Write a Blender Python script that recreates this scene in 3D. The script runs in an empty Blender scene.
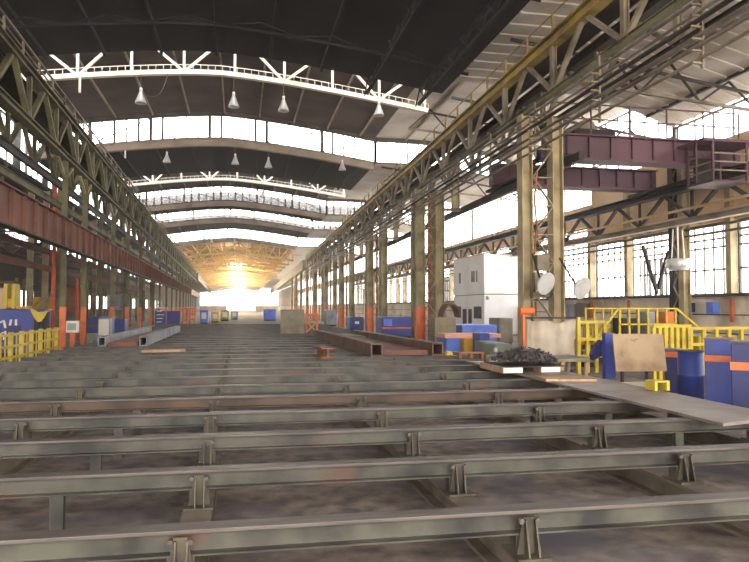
import bpy, math, random
from mathutils import Vector, Matrix
random.seed(7)
V = Vector
sc = bpy.context.scene
COL = sc.collection

# ------------------------------------------------------------------ camera
F = 670.0
CAMZ = 1.62
YAW = math.atan((374.5 - 240.0) / F)
PIT = math.atan(26.0 / F)
cF = V((math.cos(PIT) * math.sin(YAW), math.cos(PIT) * math.cos(YAW), math.sin(PIT)))
cR = V((math.cos(YAW), -math.sin(YAW), 0))
cU = cR.cross(cF)
C0 = V((0, 0, CAMZ))
cam = bpy.data.cameras.new('camera')
cam.sensor_fit = 'HORIZONTAL'
cam.sensor_width = 36
cam.lens = 36 * F / 749
cam.clip_end = 2000
co = bpy.data.objects.new('camera', cam)
COL.objects.link(co)
co.matrix_world = Matrix.Translation(C0) @ Matrix((cR, cU, -cF)).transposed().to_4x4()
sc.camera = co

def ray(u, v):
    return cF * F + cR * (u - 374.5) + cU * (281.0 - v)
def atZ(u, v, z):
    d = ray(u, v); return C0 + d * ((z - CAMZ) / d.z)
def atY(u, v, y):
    d = ray(u, v); return C0 + d * (y / d.y)
def atX(u, v, x):
    d = ray(u, v); return C0 + d * (x / d.x)
def atU(u, y):            # x of the vertical plane through image column u, at distance y
    d = ray(u, 307); return d.x / d.y * y
def zat(v, y, u=240):     # height at distance y
    d = ray(u, v); return CAMZ + d.z / d.y * y

# rows of columns on both sides of the bay
LB, RB = -0.0229, 0.0173
p_ = atZ(63, 357.5, 0)
LA = p_.x - LB * p_.y
RA = 7.5 - RB * 27.6
def xl(y, off=0.0): return LA + LB * y + off
def xr(y, off=0.0): return RA + RB * y + off
def yrow(u, a, b):        # distance at which a row shows in image column u
    d = ray(u, 307); k = d.x / d.y
    return a / (k - b)

# ------------------------------------------------------------------ materials
def lin(c):
    c = c / 255.0
    return c / 12.92 if c <= 0.04045 else ((c + 0.055) / 1.055) ** 2.4
def rgb(r, g, b): return (lin(r), lin(g), lin(b), 1)
MATS = {}
def mat(name, c1, c2=None, scale=3.0, lo=0.45, hi=0.65, rough=0.6, metal=0.0, c3=None, s3=0.7, lo3=0.58, hi3=0.66, bump=0.0, stretch=None, spec=0.4):
    m = bpy.data.materials.new(name); m.use_nodes = True
    nt = m.node_tree; N = nt.nodes; L = nt.links
    b = N['Principled BSDF']
    b.inputs['Roughness'].default_value = rough
    b.inputs['Metallic'].default_value = metal
    b.inputs['Specular IOR Level'].default_value = spec
    b.inputs['Base Color'].default_value = c1
    MATS[name] = m
    if c2 is None: return m
    g = N.new('ShaderNodeNewGeometry')
    vec = g.outputs['Position']
    if stretch:
        mp = N.new('ShaderNodeMapping'); mp.inputs['Scale'].default_value = stretch
        L.new(vec, mp.inputs['Vector']); vec = mp.outputs['Vector']
    def layer(sc_, lo_, hi_, det):
        n = N.new('ShaderNodeTexNoise'); n.inputs['Scale'].default_value = sc_
        n.inputs['Detail'].default_value = det
        L.new(vec, n.inputs['Vector'])
        r = N.new('ShaderNodeMapRange'); r.inputs['From Min'].default_value = lo_; r.inputs['From Max'].default_value = hi_
        L.new(n.outputs['Fac'], r.inputs['Value'])
        return n, r.outputs['Result']
    n1, f1 = layer(scale, lo, hi, 6)
    mx = N.new('ShaderNodeMix'); mx.data_type = 'RGBA'
    mx.inputs['A'].default_value = c1; mx.inputs['B'].default_value = c2
    L.new(f1, mx.inputs['Factor'])
    out = mx.outputs['Result']
    if c3 is not None:
        n3, f3 = layer(s3, lo3, hi3, 4)
        m3 = N.new('ShaderNodeMix'); m3.data_type = 'RGBA'
        L.new(out, m3.inputs['A']); m3.inputs['B'].default_value = c3
        L.new(f3, m3.inputs['Factor']); out = m3.outputs['Result']
    L.new(out, b.inputs['Base Color'])
    if bump:
        bp = N.new('ShaderNodeBump'); bp.inputs['Strength'].default_value = bump; bp.inputs['Distance'].default_value = 0.02
        L.new(n1.outputs['Fac'], bp.inputs['Height']); L.new(bp.outputs['Normal'], b.inputs['Normal'])
    return m

def glass(name, tint=(0.96, 0.97, 1.0, 1), mix=0.12):
    m = bpy.data.materials.new(name); m.use_nodes = True
    nt = m.node_tree; N = nt.nodes; L = nt.links
    N.remove(N['Principled BSDF'])
    t = N.new('ShaderNodeBsdfTransparent'); t.inputs['Color'].default_value = tint
    d = N.new('ShaderNodeBsdfTranslucent'); d.inputs['Color'].default_value = (0.8, 0.8, 0.78, 1)
    x = N.new('ShaderNodeMixShader'); x.inputs['Fac'].default_value = mix
    L.new(t.outputs[0], x.inputs[1]); L.new(d.outputs[0], x.inputs[2])
    L.new(x.outputs[0], N['Material Output'].inputs['Surface'])
    MATS[name] = m
    return m

def emit(name, col, s):
    m = bpy.data.materials.new(name); m.use_nodes = True
    b = m.node_tree.nodes['Principled BSDF']
    b.inputs['Base Color'].default_value = col
    b.inputs['Emission Color'].default_value = col
    b.inputs['Emission Strength'].default_value = s
    MATS[name] = m
    return m

# ------------------------------------------------------------------ mesh helper
class MB:
    def __init__(s): s.v = []; s.f = []; s.sm = []
    def add(s, vs, fs, smooth=False):
        b = len(s.v); s.v += [V(p) for p in vs]
        for f in fs: s.f.append([b + i for i in f]); s.sm.append(smooth)
        return s
    def box(s, x0, y0, z0, x1, y1, z1):
        return s.add([(x0, y0, z0), (x1, y0, z0), (x1, y1, z0), (x0, y1, z0), (x0, y0, z1), (x1, y0, z1), (x1, y1, z1), (x0, y1, z1)],
                     [(3, 2, 1, 0), (4, 5, 6, 7), (0, 1, 5, 4), (1, 2, 6, 5), (2, 3, 7, 6), (3, 0, 4, 7)])
    def prism(s, poly, d):       # poly of 3-D points swept along vector d
        n = len(poly); d = V(d)
        p = [V(q) for q in poly]
        return s.add(p + [q + d for q in p], [tuple(range(n))[::-1], tuple(range(n, 2 * n))] + [(i, (i + 1) % n, n + (i + 1) % n, n + i) for i in range(n)])
    def frame(s, p0, p1, up=(0, 0, 1)):
        p0, p1 = V(p0), V(p1); d = (p1 - p0).normalized(); up = V(up)
        if abs(d.dot(up)) > 0.98: up = V((0, 1, 0))
        a = d.cross(up).normalized(); return p0, p1, a, a.cross(d).normalized()
    def bar(s, p0, p1, w, h, up=(0, 0, 1)):
        p0, p1, a, b = s.frame(p0, p1, up)
        q = [-a * w / 2 - b * h / 2, a * w / 2 - b * h / 2, a * w / 2 + b * h / 2, -a * w / 2 + b * h / 2]
        return s.prism([p0 + k for k in q], p1 - p0)
    def section(s, p0, p1, pts, up=(0, 0, 1)):
        p0, p1, a, b = s.frame(p0, p1, up)
        return s.prism([p0 + a * x + b * y for x, y in pts], p1 - p0)
    def ibeam(s, p0, p1, w, h, tf, tw, up=(0, 0, 1)):
        W, H, t = w / 2, h / 2, tw / 2
        return s.section(p0, p1, [(-W, -H), (W, -H), (W, -H + tf), (t, -H + tf), (t, H - tf), (W, H - tf), (W, H), (-W, H), (-W, H - tf), (-t, H - tf), (-t, -H + tf), (-W, -H + tf)], up)
    def channel(s, p0, p1, w, h, t, up=(0, 0, 1)):
        return s.section(p0, p1, [(-w / 2, -h / 2), (w / 2, -h / 2), (w / 2, -h / 2 + t), (-w / 2 + t, -h / 2 + t), (-w / 2 + t, h / 2 - t), (w / 2, h / 2 - t), (w / 2, h / 2), (-w / 2, h / 2)], up)
    def angle(s, p0, p1, w, t, up=(0, 0, 1)):
        return s.section(p0, p1, [(0, 0), (w, 0), (w, t), (t, t), (t, w), (0, w)], up)
    def tube(s, p0, p1, r, n=8, r1=None):
        p0, p1, a, b = s.frame(p0, p1); r1 = r if r1 is None else r1
        vs = [p0 + (a * math.cos(2 * math.pi * i / n) + b * math.sin(2 * math.pi * i / n)) * r for i in range(n)]
        vs += [p1 + (a * math.cos(2 * math.pi * i / n) + b * math.sin(2 * math.pi * i / n)) * r1 for i in range(n)]
        s.add(vs, [(i, (i + 1) % n, n + (i + 1) % n, n + i) for i in range(n)], True)
        return s.add(vs, [tuple(range(n))[::-1], tuple(range(n, 2 * n))])
    def path(s, pts, r, n=6):
        for i in range(len(pts) - 1): s.tube(pts[i], pts[i + 1], r, n)
        return s
    def lathe(s, c, prof, n=16):     # prof: (radius, z) pairs, about the vertical through c
        c = V(c); vs = []
        for r, z in prof:
            vs += [c + V((r * math.cos(2 * math.pi * i / n), r * math.sin(2 * math.pi * i / n), z)) for i in range(n)]
        fs = []
        for k in range(len(prof) - 1):
            fs += [(k * n + i, k * n + (i + 1) % n, (k + 1) * n + (i + 1) % n, (k + 1) * n + i) for i in range(n)]
        return s.add(vs, fs, True)
    def grid(s, fn, nu, nv, smooth=False):
        vs = [fn(i / nu, j / nv) for j in range(nv + 1) for i in range(nu + 1)]
        return s.add(vs, [(j * (nu + 1) + i, j * (nu + 1) + i + 1, (j + 1) * (nu + 1) + i + 1, (j + 1) * (nu + 1) + i) for j in range(nv) for i in range(nu)], smooth)
    def build(s, name, m, parent=None, label=None, loc=None, bevel=0, kind=None):
        off = V(loc) if loc is not None else (WL[parent.name] if parent is not None else V((0, 0, 0)))
        me = bpy.data.meshes.new(name)
        me.from_pydata([p - off for p in s.v], [], s.f)
        me.polygons.foreach_set('use_smooth', s.sm)
        me.materials.append(MATS[m]); me.update()
        o = bpy.data.objects.new(name, me); COL.objects.link(o)
        WL[o.name] = off
        if parent is not None: o.parent = parent
        if parent is None or (loc is not None): o.location = off - (WL[parent.name] if parent is not None else V((0, 0, 0)))
        if label: o['label'] = label
        if kind: o['kind'] = kind
        if bevel:
            bv = o.modifiers.new('bevel', 'BEVEL'); bv.width = bevel; bv.segments = 2; bv.limit_method = 'ANGLE'
        return o
WL = {}
def tag(o, label, cat, group=None, kind=None):
    o['label'] = label; o['category'] = cat
    if group: o['group'] = group
    if kind: o['kind'] = kind
    return o
def root(name, label, cat, loc, group=None, kind=None):
    o = bpy.data.objects.new(name, None); COL.objects.link(o)
    o.location = loc; WL[o.name] = V(loc); o.empty_display_size = 0.2
    return tag(o, label, cat, group, kind)
def struct(o, label=None):
    o['kind'] = 'structure'
    if label: o['label'] = label
    return o
def copy_tree(o, parent=None):
    c = o.copy(); COL.objects.link(c)
    if parent is not None: c.parent = parent
    for ch in list(o.children): copy_tree(ch, c)
    return c
def mv(o, loc):
    o.location = loc; WL[o.name] = V(loc); return o

# palette
mat('beam_paint', rgb(74, 71, 58), rgb(30, 26, 21), 2.6, .42, .66, .45, .1, c3=rgb(82, 54, 40), s3=.9, lo3=.63, hi3=.68, spec=.6, stretch=(1, 3, 1))
mat('beam_rusty', rgb(84, 66, 50), rgb(56, 43, 33), 2.2, .42, .66, .5, .2)
mat('worn_steel', rgb(94, 84, 77), rgb(62, 54, 49), 3.0, .4, .7, .5, .15, spec=.4, stretch=(.6, 4, 4))
mat('bracket_steel', rgb(84, 76, 60), rgb(54, 47, 39), 6, .4, .65, .6, .2)
mat('rail_steel', rgb(116, 104, 87), rgb(82, 72, 60), 3, .4, .65, .6, .2)
mat('floor', rgb(132, 117, 104), rgb(82, 72, 65), 5.0, .36, .66, .85, c3=rgb(84, 80, 84), s3=.7, lo3=.5, hi3=.64, bump=.5)
mat('column_olive', rgb(148, 136, 98), rgb(108, 94, 66), 1.6, .42, .66, .65, c3=rgb(112, 84, 60), s3=.8, lo3=.6, hi3=.68)
mat('column_pale', rgb(170, 154, 118), rgb(130, 112, 82), 1.8, .42, .68, .65)
mat('lattice_olive', rgb(104, 100, 70), rgb(66, 58, 42), 1.2, .42, .66, .7)
mat('lattice_grey', rgb(128, 116, 96), rgb(84, 72, 56), 1.4, .42, .66, .7)
mat('dark_steel', rgb(50, 42, 38), rgb(34, 28, 26), 1.2, .4, .66, .7)
mat('pipe_grey', rgb(112, 100, 88), rgb(78, 66, 56), 1.2, .4, .66, .55)
mat('yellow_chord', rgb(150, 124, 48), rgb(98, 82, 44), 1.4, .42, .66, .6)
mat('rust_plate', rgb(122, 82, 68), rgb(92, 60, 50), .9, .4, .68, .7)
mat('rust_bright', rgb(138, 86, 56), rgb(104, 64, 46), 2.4, .4, .66, .7)
mat('orange_paint', rgb(208, 106, 52), rgb(176, 84, 42), 3, .5, .72, .5)
mat('yellow_paint', rgb(194, 168, 50), rgb(150, 126, 44), 3, .5, .75, .5)
mat('ochre_paint', rgb(200, 152, 34), rgb(160, 116, 36), 3, .5, .75, .5)
mat('blue_paint', rgb(58, 70, 138), rgb(44, 54, 112), 1.6, .45, .7, .45)
mat('blue_dark', rgb(32, 38, 88), rgb(26, 30, 70), 1.6, .45, .7, .45)
mat('blue_light', rgb(100, 128, 214), rgb(80, 104, 190), 1.6, .45, .7, .45)
mat('white_paint', rgb(232, 226, 214), rgb(206, 196, 180), 1.0, .45, .75, .5)
mat('cabin_white', rgb(240, 238, 234), rgb(222, 218, 212), .6, .5, .8, .5)
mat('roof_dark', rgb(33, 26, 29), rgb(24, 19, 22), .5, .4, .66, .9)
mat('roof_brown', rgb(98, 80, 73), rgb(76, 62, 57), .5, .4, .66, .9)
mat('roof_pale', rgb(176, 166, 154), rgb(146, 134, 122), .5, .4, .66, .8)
mat('roof_lit_gold', rgb(150, 122, 84), rgb(120, 96, 64), .3, .4, .66, .8)  # far deck, warm light mixed into the base colour
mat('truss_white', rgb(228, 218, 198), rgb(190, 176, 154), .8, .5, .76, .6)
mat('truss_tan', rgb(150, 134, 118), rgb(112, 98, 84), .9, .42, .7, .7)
mat('truss_lit_gold', rgb(214, 178, 112), rgb(176, 138, 82), .4, .4, .7, .6)  # far trusses and purlins, warm light painted into the colour
mat('mullion', rgb(84, 76, 70), rgb(60, 54, 50), 2, .4, .7, .7)
mat('wall_tan', rgb(216, 186, 146), rgb(180, 150, 116), .5, .4, .7, .9)
mat('wall_concrete', rgb(240, 226, 204), rgb(212, 194, 170), .7, .4, .7, .9, c3=rgb(176, 156, 132), s3=.35, lo3=.56, hi3=.66)
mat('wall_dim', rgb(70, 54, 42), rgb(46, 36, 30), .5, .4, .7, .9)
mat('crane_purple', rgb(100, 66, 76), rgb(70, 47, 54), .7, .4, .7, .6)
mat('canvas', rgb(186, 172, 152), rgb(148, 134, 114), 1.6, .4, .72, .9)
mat('brown_sheet', rgb(152, 128, 98), rgb(116, 92, 66), 2.2, .42, .66, .7, c3=rgb(84, 62, 44), s3=3.2, lo3=.64, hi3=.7)
mat('grey_green', rgb(146, 150, 136), rgb(122, 124, 112), 1.5, .45, .7, .6)
mat('concrete', rgb(150, 138, 112), rgb(118, 106, 84), 2, .4, .7, .9)
mat('grey_slab', rgb(142, 132, 112), rgb(112, 102, 86), 2, .4, .7, .85)
mat('plank_steel', rgb(136, 123, 112), rgb(100, 88, 79), 1.6, .4, .7, .5, .2, spec=.5)
mat('wood_pale', rgb(186, 150, 120), rgb(146, 112, 86), 3, .4, .7, .8, stretch=(2, 12, 2))
mat('scrap', rgb(78, 72, 70), rgb(48, 42, 42), 6, .4, .7, .5, .4)
mat('black', rgb(26, 24, 26))
mat('grey_cabinet', rgb(142, 144, 146), rgb(104, 106, 108), 2, .45, .7, .6)
mat('screen', rgb(150, 158, 150))
mat('lamp_grey', rgb(206, 204, 200), rgb(176, 172, 166), 5, .5, .75, .35, .3)
mat('red_pipe', rgb(172, 70, 40), rgb(140, 58, 36), 2, .45, .7, .6)
mat('rust_section', rgb(112, 86, 66), rgb(80, 60, 47), 1.4, .4, .68, .65)
mat('salmon_paint', rgb(222, 158, 128), rgb(196, 132, 104), 3, .5, .75, .6)
mat('rubber', rgb(44, 42, 42))
glass('pane')
glass('pane_dirty', (0.85, 0.82, 0.76, 1), 0.25)
emit('bulb', (1.0, 0.78, 0.45, 1), 6.0)  # glow of the lamps added in the far hall
# ------------------------------------------------------------------ world and far light
w = bpy.data.worlds.new('world'); sc.world = w; w.use_nodes = True
wn = w.node_tree.nodes; wl_ = w.node_tree.links
bg = wn['Background']
tc = wn.new('ShaderNodeTexCoord'); sx = wn.new('ShaderNodeSeparateXYZ'); wl_.new(tc.outputs['Generated'], sx.inputs[0])
mr = wn.new('ShaderNodeMapRange'); mr.inputs['From Min'].default_value = -0.05; mr.inputs['From Max'].default_value = 0.5
wl_.new(sx.outputs['Z'], mr.inputs['Value'])
mxw = wn.new('ShaderNodeMix'); mxw.data_type = 'RGBA'
mxw.inputs['A'].default_value = (1.0, 0.93, 0.82, 1); mxw.inputs['B'].default_value = (0.93, 0.95, 1.0, 1)
wl_.new(mr.outputs['Result'], mxw.inputs['Factor']); wl_.new(mxw.outputs['Result'], bg.inputs['Color'])
bg.inputs['Strength'].default_value = 3.0
sc.view_settings.view_transform = 'Standard'; sc.view_settings.look = 'None'
sc.view_settings.exposure = 1.85; sc.view_settings.gamma = 1
sc.view_settings.use_curve_mapping = False

# ------------------------------------------------------------------ floor and roof decks
YB, YE = -10.0, 300.0
XL, XM0, XM1, XR = -17.0, -11.0, 7.6, 16.5     # outer wall, bay edge, bay edge, outer wall
RX = -1.0
struct(MB().box(XL - .5, YB, -.2, XR + .5, YE, 0).build('floor', 'floor'))
def zl(x):
    if x <= 7.6: return 10.87 - 1.0 * (abs(x - RX) / 8.5) ** 1.4
    return 9.86 - 1.2 * ((x - 7.6) / 8.9) ** 3
def zh(x): return zl(x) + 1.55
def zfar(x): return zl(x)
def deck(y0, y1, zf, x0, x1, nx, m, ribs=0):
    mb = MB()
    for i in range(nx):
        a, b = x0 + (x1 - x0) * i / nx, x0 + (x1 - x0) * (i + 1) / nx
        mb.prism([(a, y0, zf(a)), (b, y0, zf(b)), (b, y0, zf(b) + .1), (a, y0, zf(a) + .1)], (0, y1 - y0, 0))
    if ribs:
        y = y0 + .2
        while y < y1 - .2:
            for i in range(nx):
                a, b = x0 + (x1 - x0) * i / nx, x0 + (x1 - x0) * (i + 1) / nx
                mb.prism([(a, y, zf(a) - .05), (b, y, zf(b) - .05), (b, y, zf(b) + .02), (a, y, zf(a) + .02)], (0, .16, 0))
            y += ribs
    return struct(mb.build('ceiling', m))
WN = [0]
def window(frame_mb, fm, pane_mb, pm, bars=None):
    WN[0] += 1
    o = struct(frame_mb.build('window_%d' % WN[0], fm))
    if pane_mb is not None: pane_mb.build('pane', pm, o)
    if bars is not None: bars.build('mullion', 'mullion', o)
    return o
LOW = [(YB, 24.6), (37.6, 46.5), (59.7, 64.5), (71.5, 80.0)]
HIGH = [(24.6, 37.6), (46.5, 59.7), (64.5, 71.5), (80.0, 92.0)]
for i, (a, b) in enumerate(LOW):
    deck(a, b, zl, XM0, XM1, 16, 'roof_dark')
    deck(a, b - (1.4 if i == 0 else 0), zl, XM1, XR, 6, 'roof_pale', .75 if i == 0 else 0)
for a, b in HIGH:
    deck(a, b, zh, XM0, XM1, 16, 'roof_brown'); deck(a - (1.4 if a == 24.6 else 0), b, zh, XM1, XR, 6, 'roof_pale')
deck(92.0, 140, zfar, XM0, XM1, 16, 'roof_lit_gold')
for a, b in ((XM0, -3), (.4, XM1)): deck(140, YE, zfar, a, b, 5, 'roof_lit_gold')
for k, (a, b) in enumerate(((-3, .4),)):       # roof lights of the far hall
    fr, pn = MB(), MB()
    for i in range(54): fr.prism([(a, 140 + i * 2.96, zfar(a) - .02), (b, 140 + i * 2.96, zfar(b) - .02), (b, 140 + i * 2.96, zfar(b) + .06), (a, 140 + i * 2.96, zfar(a) + .06)], (0, .12, 0))
    pn.add([(a, 140, zfar(a) + .07), (b, 140, zfar(b) + .07), (b, YE, zfar(b) + .07), (a, YE, zfar(a) + .07)], [(0, 1, 2, 3)])
    window(fr, 'truss_lit_gold', pn, 'pane')
deck(92.0, YE, zfar, XM1, XR, 6, 'roof_pale')
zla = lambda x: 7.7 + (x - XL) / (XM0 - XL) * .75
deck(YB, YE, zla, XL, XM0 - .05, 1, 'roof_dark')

# purlins and rafters under the decks (fixed to them)
def purlins(y0, y1, zf, xs, m, h=.16, w_=.09):
    mb = MB()
    for x in xs: mb.box(x - w_ / 2, y0 + .05, zf(x) - h, x + w_ / 2, y1 - .05, zf(x) - .005)
    return struct(mb.build('ceiling', m))
XS = [XM0 + .6 + 1.9 * i for i in range(10)]
for a, b in LOW: purlins(a, b, zl, XS, 'roof_dark')
for a, b in HIGH: purlins(a, b, zh, XS, 'truss_tan', .14, .07)
purlins(92, 160, zfar, XS, 'truss_lit_gold', .2, .12)
purlins(YB, 23.2, zl, [9.4, 11.4, 13.4, 15.4], 'dark_steel', .12, .08)
purlins(24.6, 37.6, zh, [9.4, 11.4, 13.4, 15.4], 'truss_tan', .12, .08)

# ------------------------------------------------------------------ glazed faces of the roof monitors
def monitor(y, x0, x1, seed, detail=True):
    rnd = random.Random(seed)
    fr, pn, br = MB(), MB(), MB()
    n = int((x1 - x0) / .62)
    xs = [x0 + (x1 - x0) * i / n for i in range(n + 1)]
    for a, b in zip(xs[:-1], xs[1:]):
        fr.prism([(a, y - .05, zl(a) + .02), (b, y - .05, zl(b) + .02), (b, y - .05, zl(b) + .12), (a, y - .05, zl(a) + .12)], (0, .1, 0))
        fr.prism([(a, y - .05, zh(a) - .26), (b, y - .05, zh(b) - .26), (b, y - .05, zh(b) - .005), (a, y - .05, zh(a) - .005)], (0, .1, 0))
        pn.add([(a, y, zl(a) + .1), (b, y, zl(b) + .1), (b, y, zh(b) - .25), (a, y, zh(a) - .25)], [(0, 1, 2, 3)])
    for i, x in enumerate(xs):
        w_ = .16 if i % 5 == 0 else (.11 if rnd.random() < .5 else .06)
        br.box(x - w_ / 2, y - .06, zl(x) + .1, x + w_ / 2, y + .04, zh(x) - .25)
    if detail:
        for k in range(0, n - 4, 5):
            if rnd.random() < .6:
                a, b = xs[k], xs[k + 5]
                if rnd.random() < .5: a, b = b, a
                br.bar((a, y - .1, zl(a) + .1), (b, y - .1, zh(b) - .3), .05, .05)
    return window(fr, 'mullion', pn, 'pane', br)
for k, y in enumerate((37.6, 59.7, 71.5, 92.0)):
    monitor(y, XM0, XM1, k)
    monitor(y, XM1, XR, k + 20, False)
for k, y in enumerate((24.6, 46.5, 64.5, 80.0)):
    monitor(y, XM0, XM1, k + 40, False)
    monitor(y - (1.4 if k == 0 else 0), XM1, XR, k + 60, False)

# ------------------------------------------------------------------ outer wall on the window side
PIL = [1.4 + 3.1 * i for i in range(32)]          # pilaster positions along the wall
struct(MB().box(XR, YB, 0, XR + .3, YE, 2.04).build('wall_right', 'wall_concrete'))
struct(MB().box(XR, YB, 4.62, XR + .3, 29.3, 7.45).build('wall_right', 'wall_tan'))
struct(MB().box(XR, 29.3, 5.5, XR + .3, YE, 6.5).build('wall_right', 'wall_tan'))
struct(MB().box(XR - .3, YB, 1.98, XR - .002, YE, 2.08).build('trim_1', 'mullion'))
def strip_window(x, y0, y1, z0, z1, dy, rows, seed, t=.05, sd=-1, vent=True, pm='pane', blind=0.0):
    rnd = random.Random(seed)
    fr, pn, br = MB(), MB(), MB()
    fr.box(x, y0, z0, x + .12, y1, z0 + .07); fr.box(x, y0, z1 - .07, x + .12, y1, z1)
    fr.box(x, y0, z0 + .07, x + .12, y0 + .08, z1 - .07); fr.box(x, y1 - .08, z0 + .07, x + .12, y1, z1 - .07)
    pn.add([(x + .06, y0, z0), (x + .06, y1, z0), (x + .06, y1, z1), (x + .06, y0, z1)], [(0, 1, 2, 3)])
    y = y0 + dy
    while y < y1 - .15:
        br.box(x + .03, y - t / 2, z0 + .07, x + .09, y + t / 2, z1 - .07)
        if rnd.random() < blind: br.box(x + .025, y, z0 + .07, x + .08, min(y + dy, y1), z1 - .07)
        y += dy
    for r in rows: br.box(x + .02, y0 + .08, r - .03, x + .1, y1 - .08, r + .03)
    if vent:
        yv = y0 + (y1 - y0) * rnd.uniform(.3, .5)
        zt = z0 + (z1 - z0) * .58
        br.box(x + .01, yv, zt, x + .11, yv + 1.5, zt + .05)
        for q in range(5): br.box(x + .01, yv + q * .36, z0 + .07, x + .11, yv + q * .36 + .05, zt)
    return window(fr, 'mullion', pn, pm, br)
for i in range(0, 30, 3):
    y0, y1 = PIL[i] + .12, PIL[i + 3] - .12
    strip_window(XR + .1, y0, y1, 2.04, 4.62 if y0 < 29 else 5.5, .5, (2.95, 3.75, 4.05, 4.3), i, .04)
for y0, y1, zt in ((YB, PIL[0], 4.62), (PIL[30], 200, 5.5)):
    strip_window(XR + .1, y0, y1, 2.04, zt, 1.5, (3.4,), 3, vent=False)
for y0, y1 in LOW: strip_window(XR + .1, y0, y1 - (1.4 if y0 == YB else 0), 7.45 if y0 < 30 else 6.5, zl(XR) - .02, 1.0, (), 5, vent=False)
for y0, y1, z0 in [(23.2, 29.3, 7.45), (29.3, 37.6, 6.5)] + [h + (6.5,) for h in HIGH[1:]]: strip_window(XR + .1, y0, y1, z0, zh(XR) - .02, 1.0, (8.3,), 6, vent=False)
strip_window(XR + .1, 92.05, 200, 6.5, zl(XR) - .02, 1.5, (), 5, vent=False)
for i, y in enumerate(PIL):
    if i == 7: continue
    struct(MB().box(XR - .18, y - .13, 2.09, XR + .09, y + .13, 7.4 if y < 29 else 6.45).build('trim_%d' % (i + 2), 'column_pale'))
# wall joints of the precast panels
mb = MB()
for z in (.7, 1.35): mb.box(XR - .03, YB, z - .02, XR - .002, 120, z + .02)
struct(mb.build('trim_40', 'mullion'))

# ------------------------------------------------------------------ outer wall on the fence side
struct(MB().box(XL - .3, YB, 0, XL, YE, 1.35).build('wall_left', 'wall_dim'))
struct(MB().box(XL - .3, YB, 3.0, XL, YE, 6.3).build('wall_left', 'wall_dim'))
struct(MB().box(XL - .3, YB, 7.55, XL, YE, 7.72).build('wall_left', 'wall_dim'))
for i in range(12):
    y0 = YB + i * 14
    strip_window(XL - .2, y0, y0 + 14, 1.35, 3.0, 1.4, (2.2,), 60 + i, .16, vent=False, blind=.72)
    strip_window(XL - .2, y0, y0 + 14, 6.3, 7.55, 1.0, (6.9,), 80 + i, .16, vent=False, blind=.45)
for (y0, y1), zt in [(s, 9.5) for s in LOW] + [(s, 10.8) for s in HIGH] + [((92.0, 180.0), 9.5)]:
    strip_window(XM0 - .06, y0, y1, 8.52, zt, 1.0, (), 9, .1, vent=False, blind=.25)
struct(MB().box(XR, 200.1, 2.05, XR + .3, YE, 5.49).build('wall_right', 'wall_tan'))
struct(MB().box(XR, 200.1, 6.51, XR + .3, YE, 8.6).build('wall_right', 'wall_tan'))
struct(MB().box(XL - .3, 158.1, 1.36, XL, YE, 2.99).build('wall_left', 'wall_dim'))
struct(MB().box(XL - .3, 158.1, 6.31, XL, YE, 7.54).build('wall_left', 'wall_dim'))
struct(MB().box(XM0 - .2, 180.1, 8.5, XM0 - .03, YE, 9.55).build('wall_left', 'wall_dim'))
# far end: a glazed gable over a low wall
struct(MB().box(XL, YE, 0, -5.5, YE + .3, 2.2).build('wall_far', 'wall_tan'))
struct(MB().box(6.5, YE, 0, XR, YE + .3, 2.2).build('wall_far', 'wall_tan'))
fr, pn = MB(), MB()
x = XL
while x < XR: fr.box(x - .1, YE + .05, 2.2 if not -5.5 < x < 6.5 else 6, x + .1, YE + .25, 12); x += 2.39
fr.box(XL, YE + .05, 6, XR, YE + .25, 6.3)
pn.add([(XL, YE + .15, 2.2), (XR, YE + .15, 2.2), (XR, YE + .15, 12), (XL, YE + .15, 12)], [(0, 1, 2, 3)])
window(fr, 'truss_tan', pn, 'pane')
# ------------------------------------------------------------------ roof trusses
def chain(mb, pts, w_, h_):
    for a, b in zip(pts[:-1], pts[1:]): mb.bar(a, b, w_, h_)
def roof_truss(y, label, m, web_m, deep=1.75, step=1.885, beam=.17, group=None, thick=.09, walk=False, drop=.32):
    x0, x1 = -10.8, 7.4
    r = root('roof_truss', label, 'roof truss', (RX, y, zl(RX) - drop), group)
    n = 20
    pts = [V((x0 + (x1 - x0) * i / n, y, zl(x0 + (x1 - x0) * i / n) - drop)) for i in range(n + 1)]
    mb = MB(); chain(mb, pts, .22, beam); mb.build('bottom_chord', m, r)
    mb = MB(); chain(mb, [p + V((0, 0, deep)) for p in pts], .2, .16); mb.build('top_chord', web_m, r)
    nodes = [-9.68 + 1.885 * k for k in range(10)]
    c = lambda x: V((x, y, zl(x) - drop))
    for k, x in enumerate(nodes):
        MB().bar(c(x) + V((0, 0, beam / 2)), c(x) + V((0, 0, deep - .08)), thick, thick).build('vertical', web_m, r)
        if k % 2 == 0:
            for s in (-1, 1):
                if -10.9 < x + s * 1.885 < 7.5:
                    MB().bar(c(x) + V((s * .08, 0, beam / 2)), c(x + s * 1.885) + V((-s * .08, 0, deep - .08)), thick * 1.2, thick).build('diagonal', web_m, r)
    if walk:
        mb = MB()
        for z_ in (.24,):
            chain(mb, [p + V((0, -.16, z_)) for p in pts], .022, .022)
        x = x0 + .1
        while x < x1:
            mb.bar(c(x) + V((0, -.16, .0)), c(x) + V((0, -.16, .24)), .02, .02); x += .27
        mb.build('ladder_rail', web_m, r)
    return r
roof_truss(25.95, 'white arched roof truss with fan struts just behind the edge of the nearest dark roof', 'truss_white', 'truss_white', walk=True)
roof_truss(47.6, 'second white arched truss with fan struts, above the second glazed strip', 'truss_white', 'truss_white', walk=True)
roof_truss(66.0, 'white arched truss over the third glazed strip, mostly behind the beam before it', 'truss_white', 'truss_white')
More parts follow.
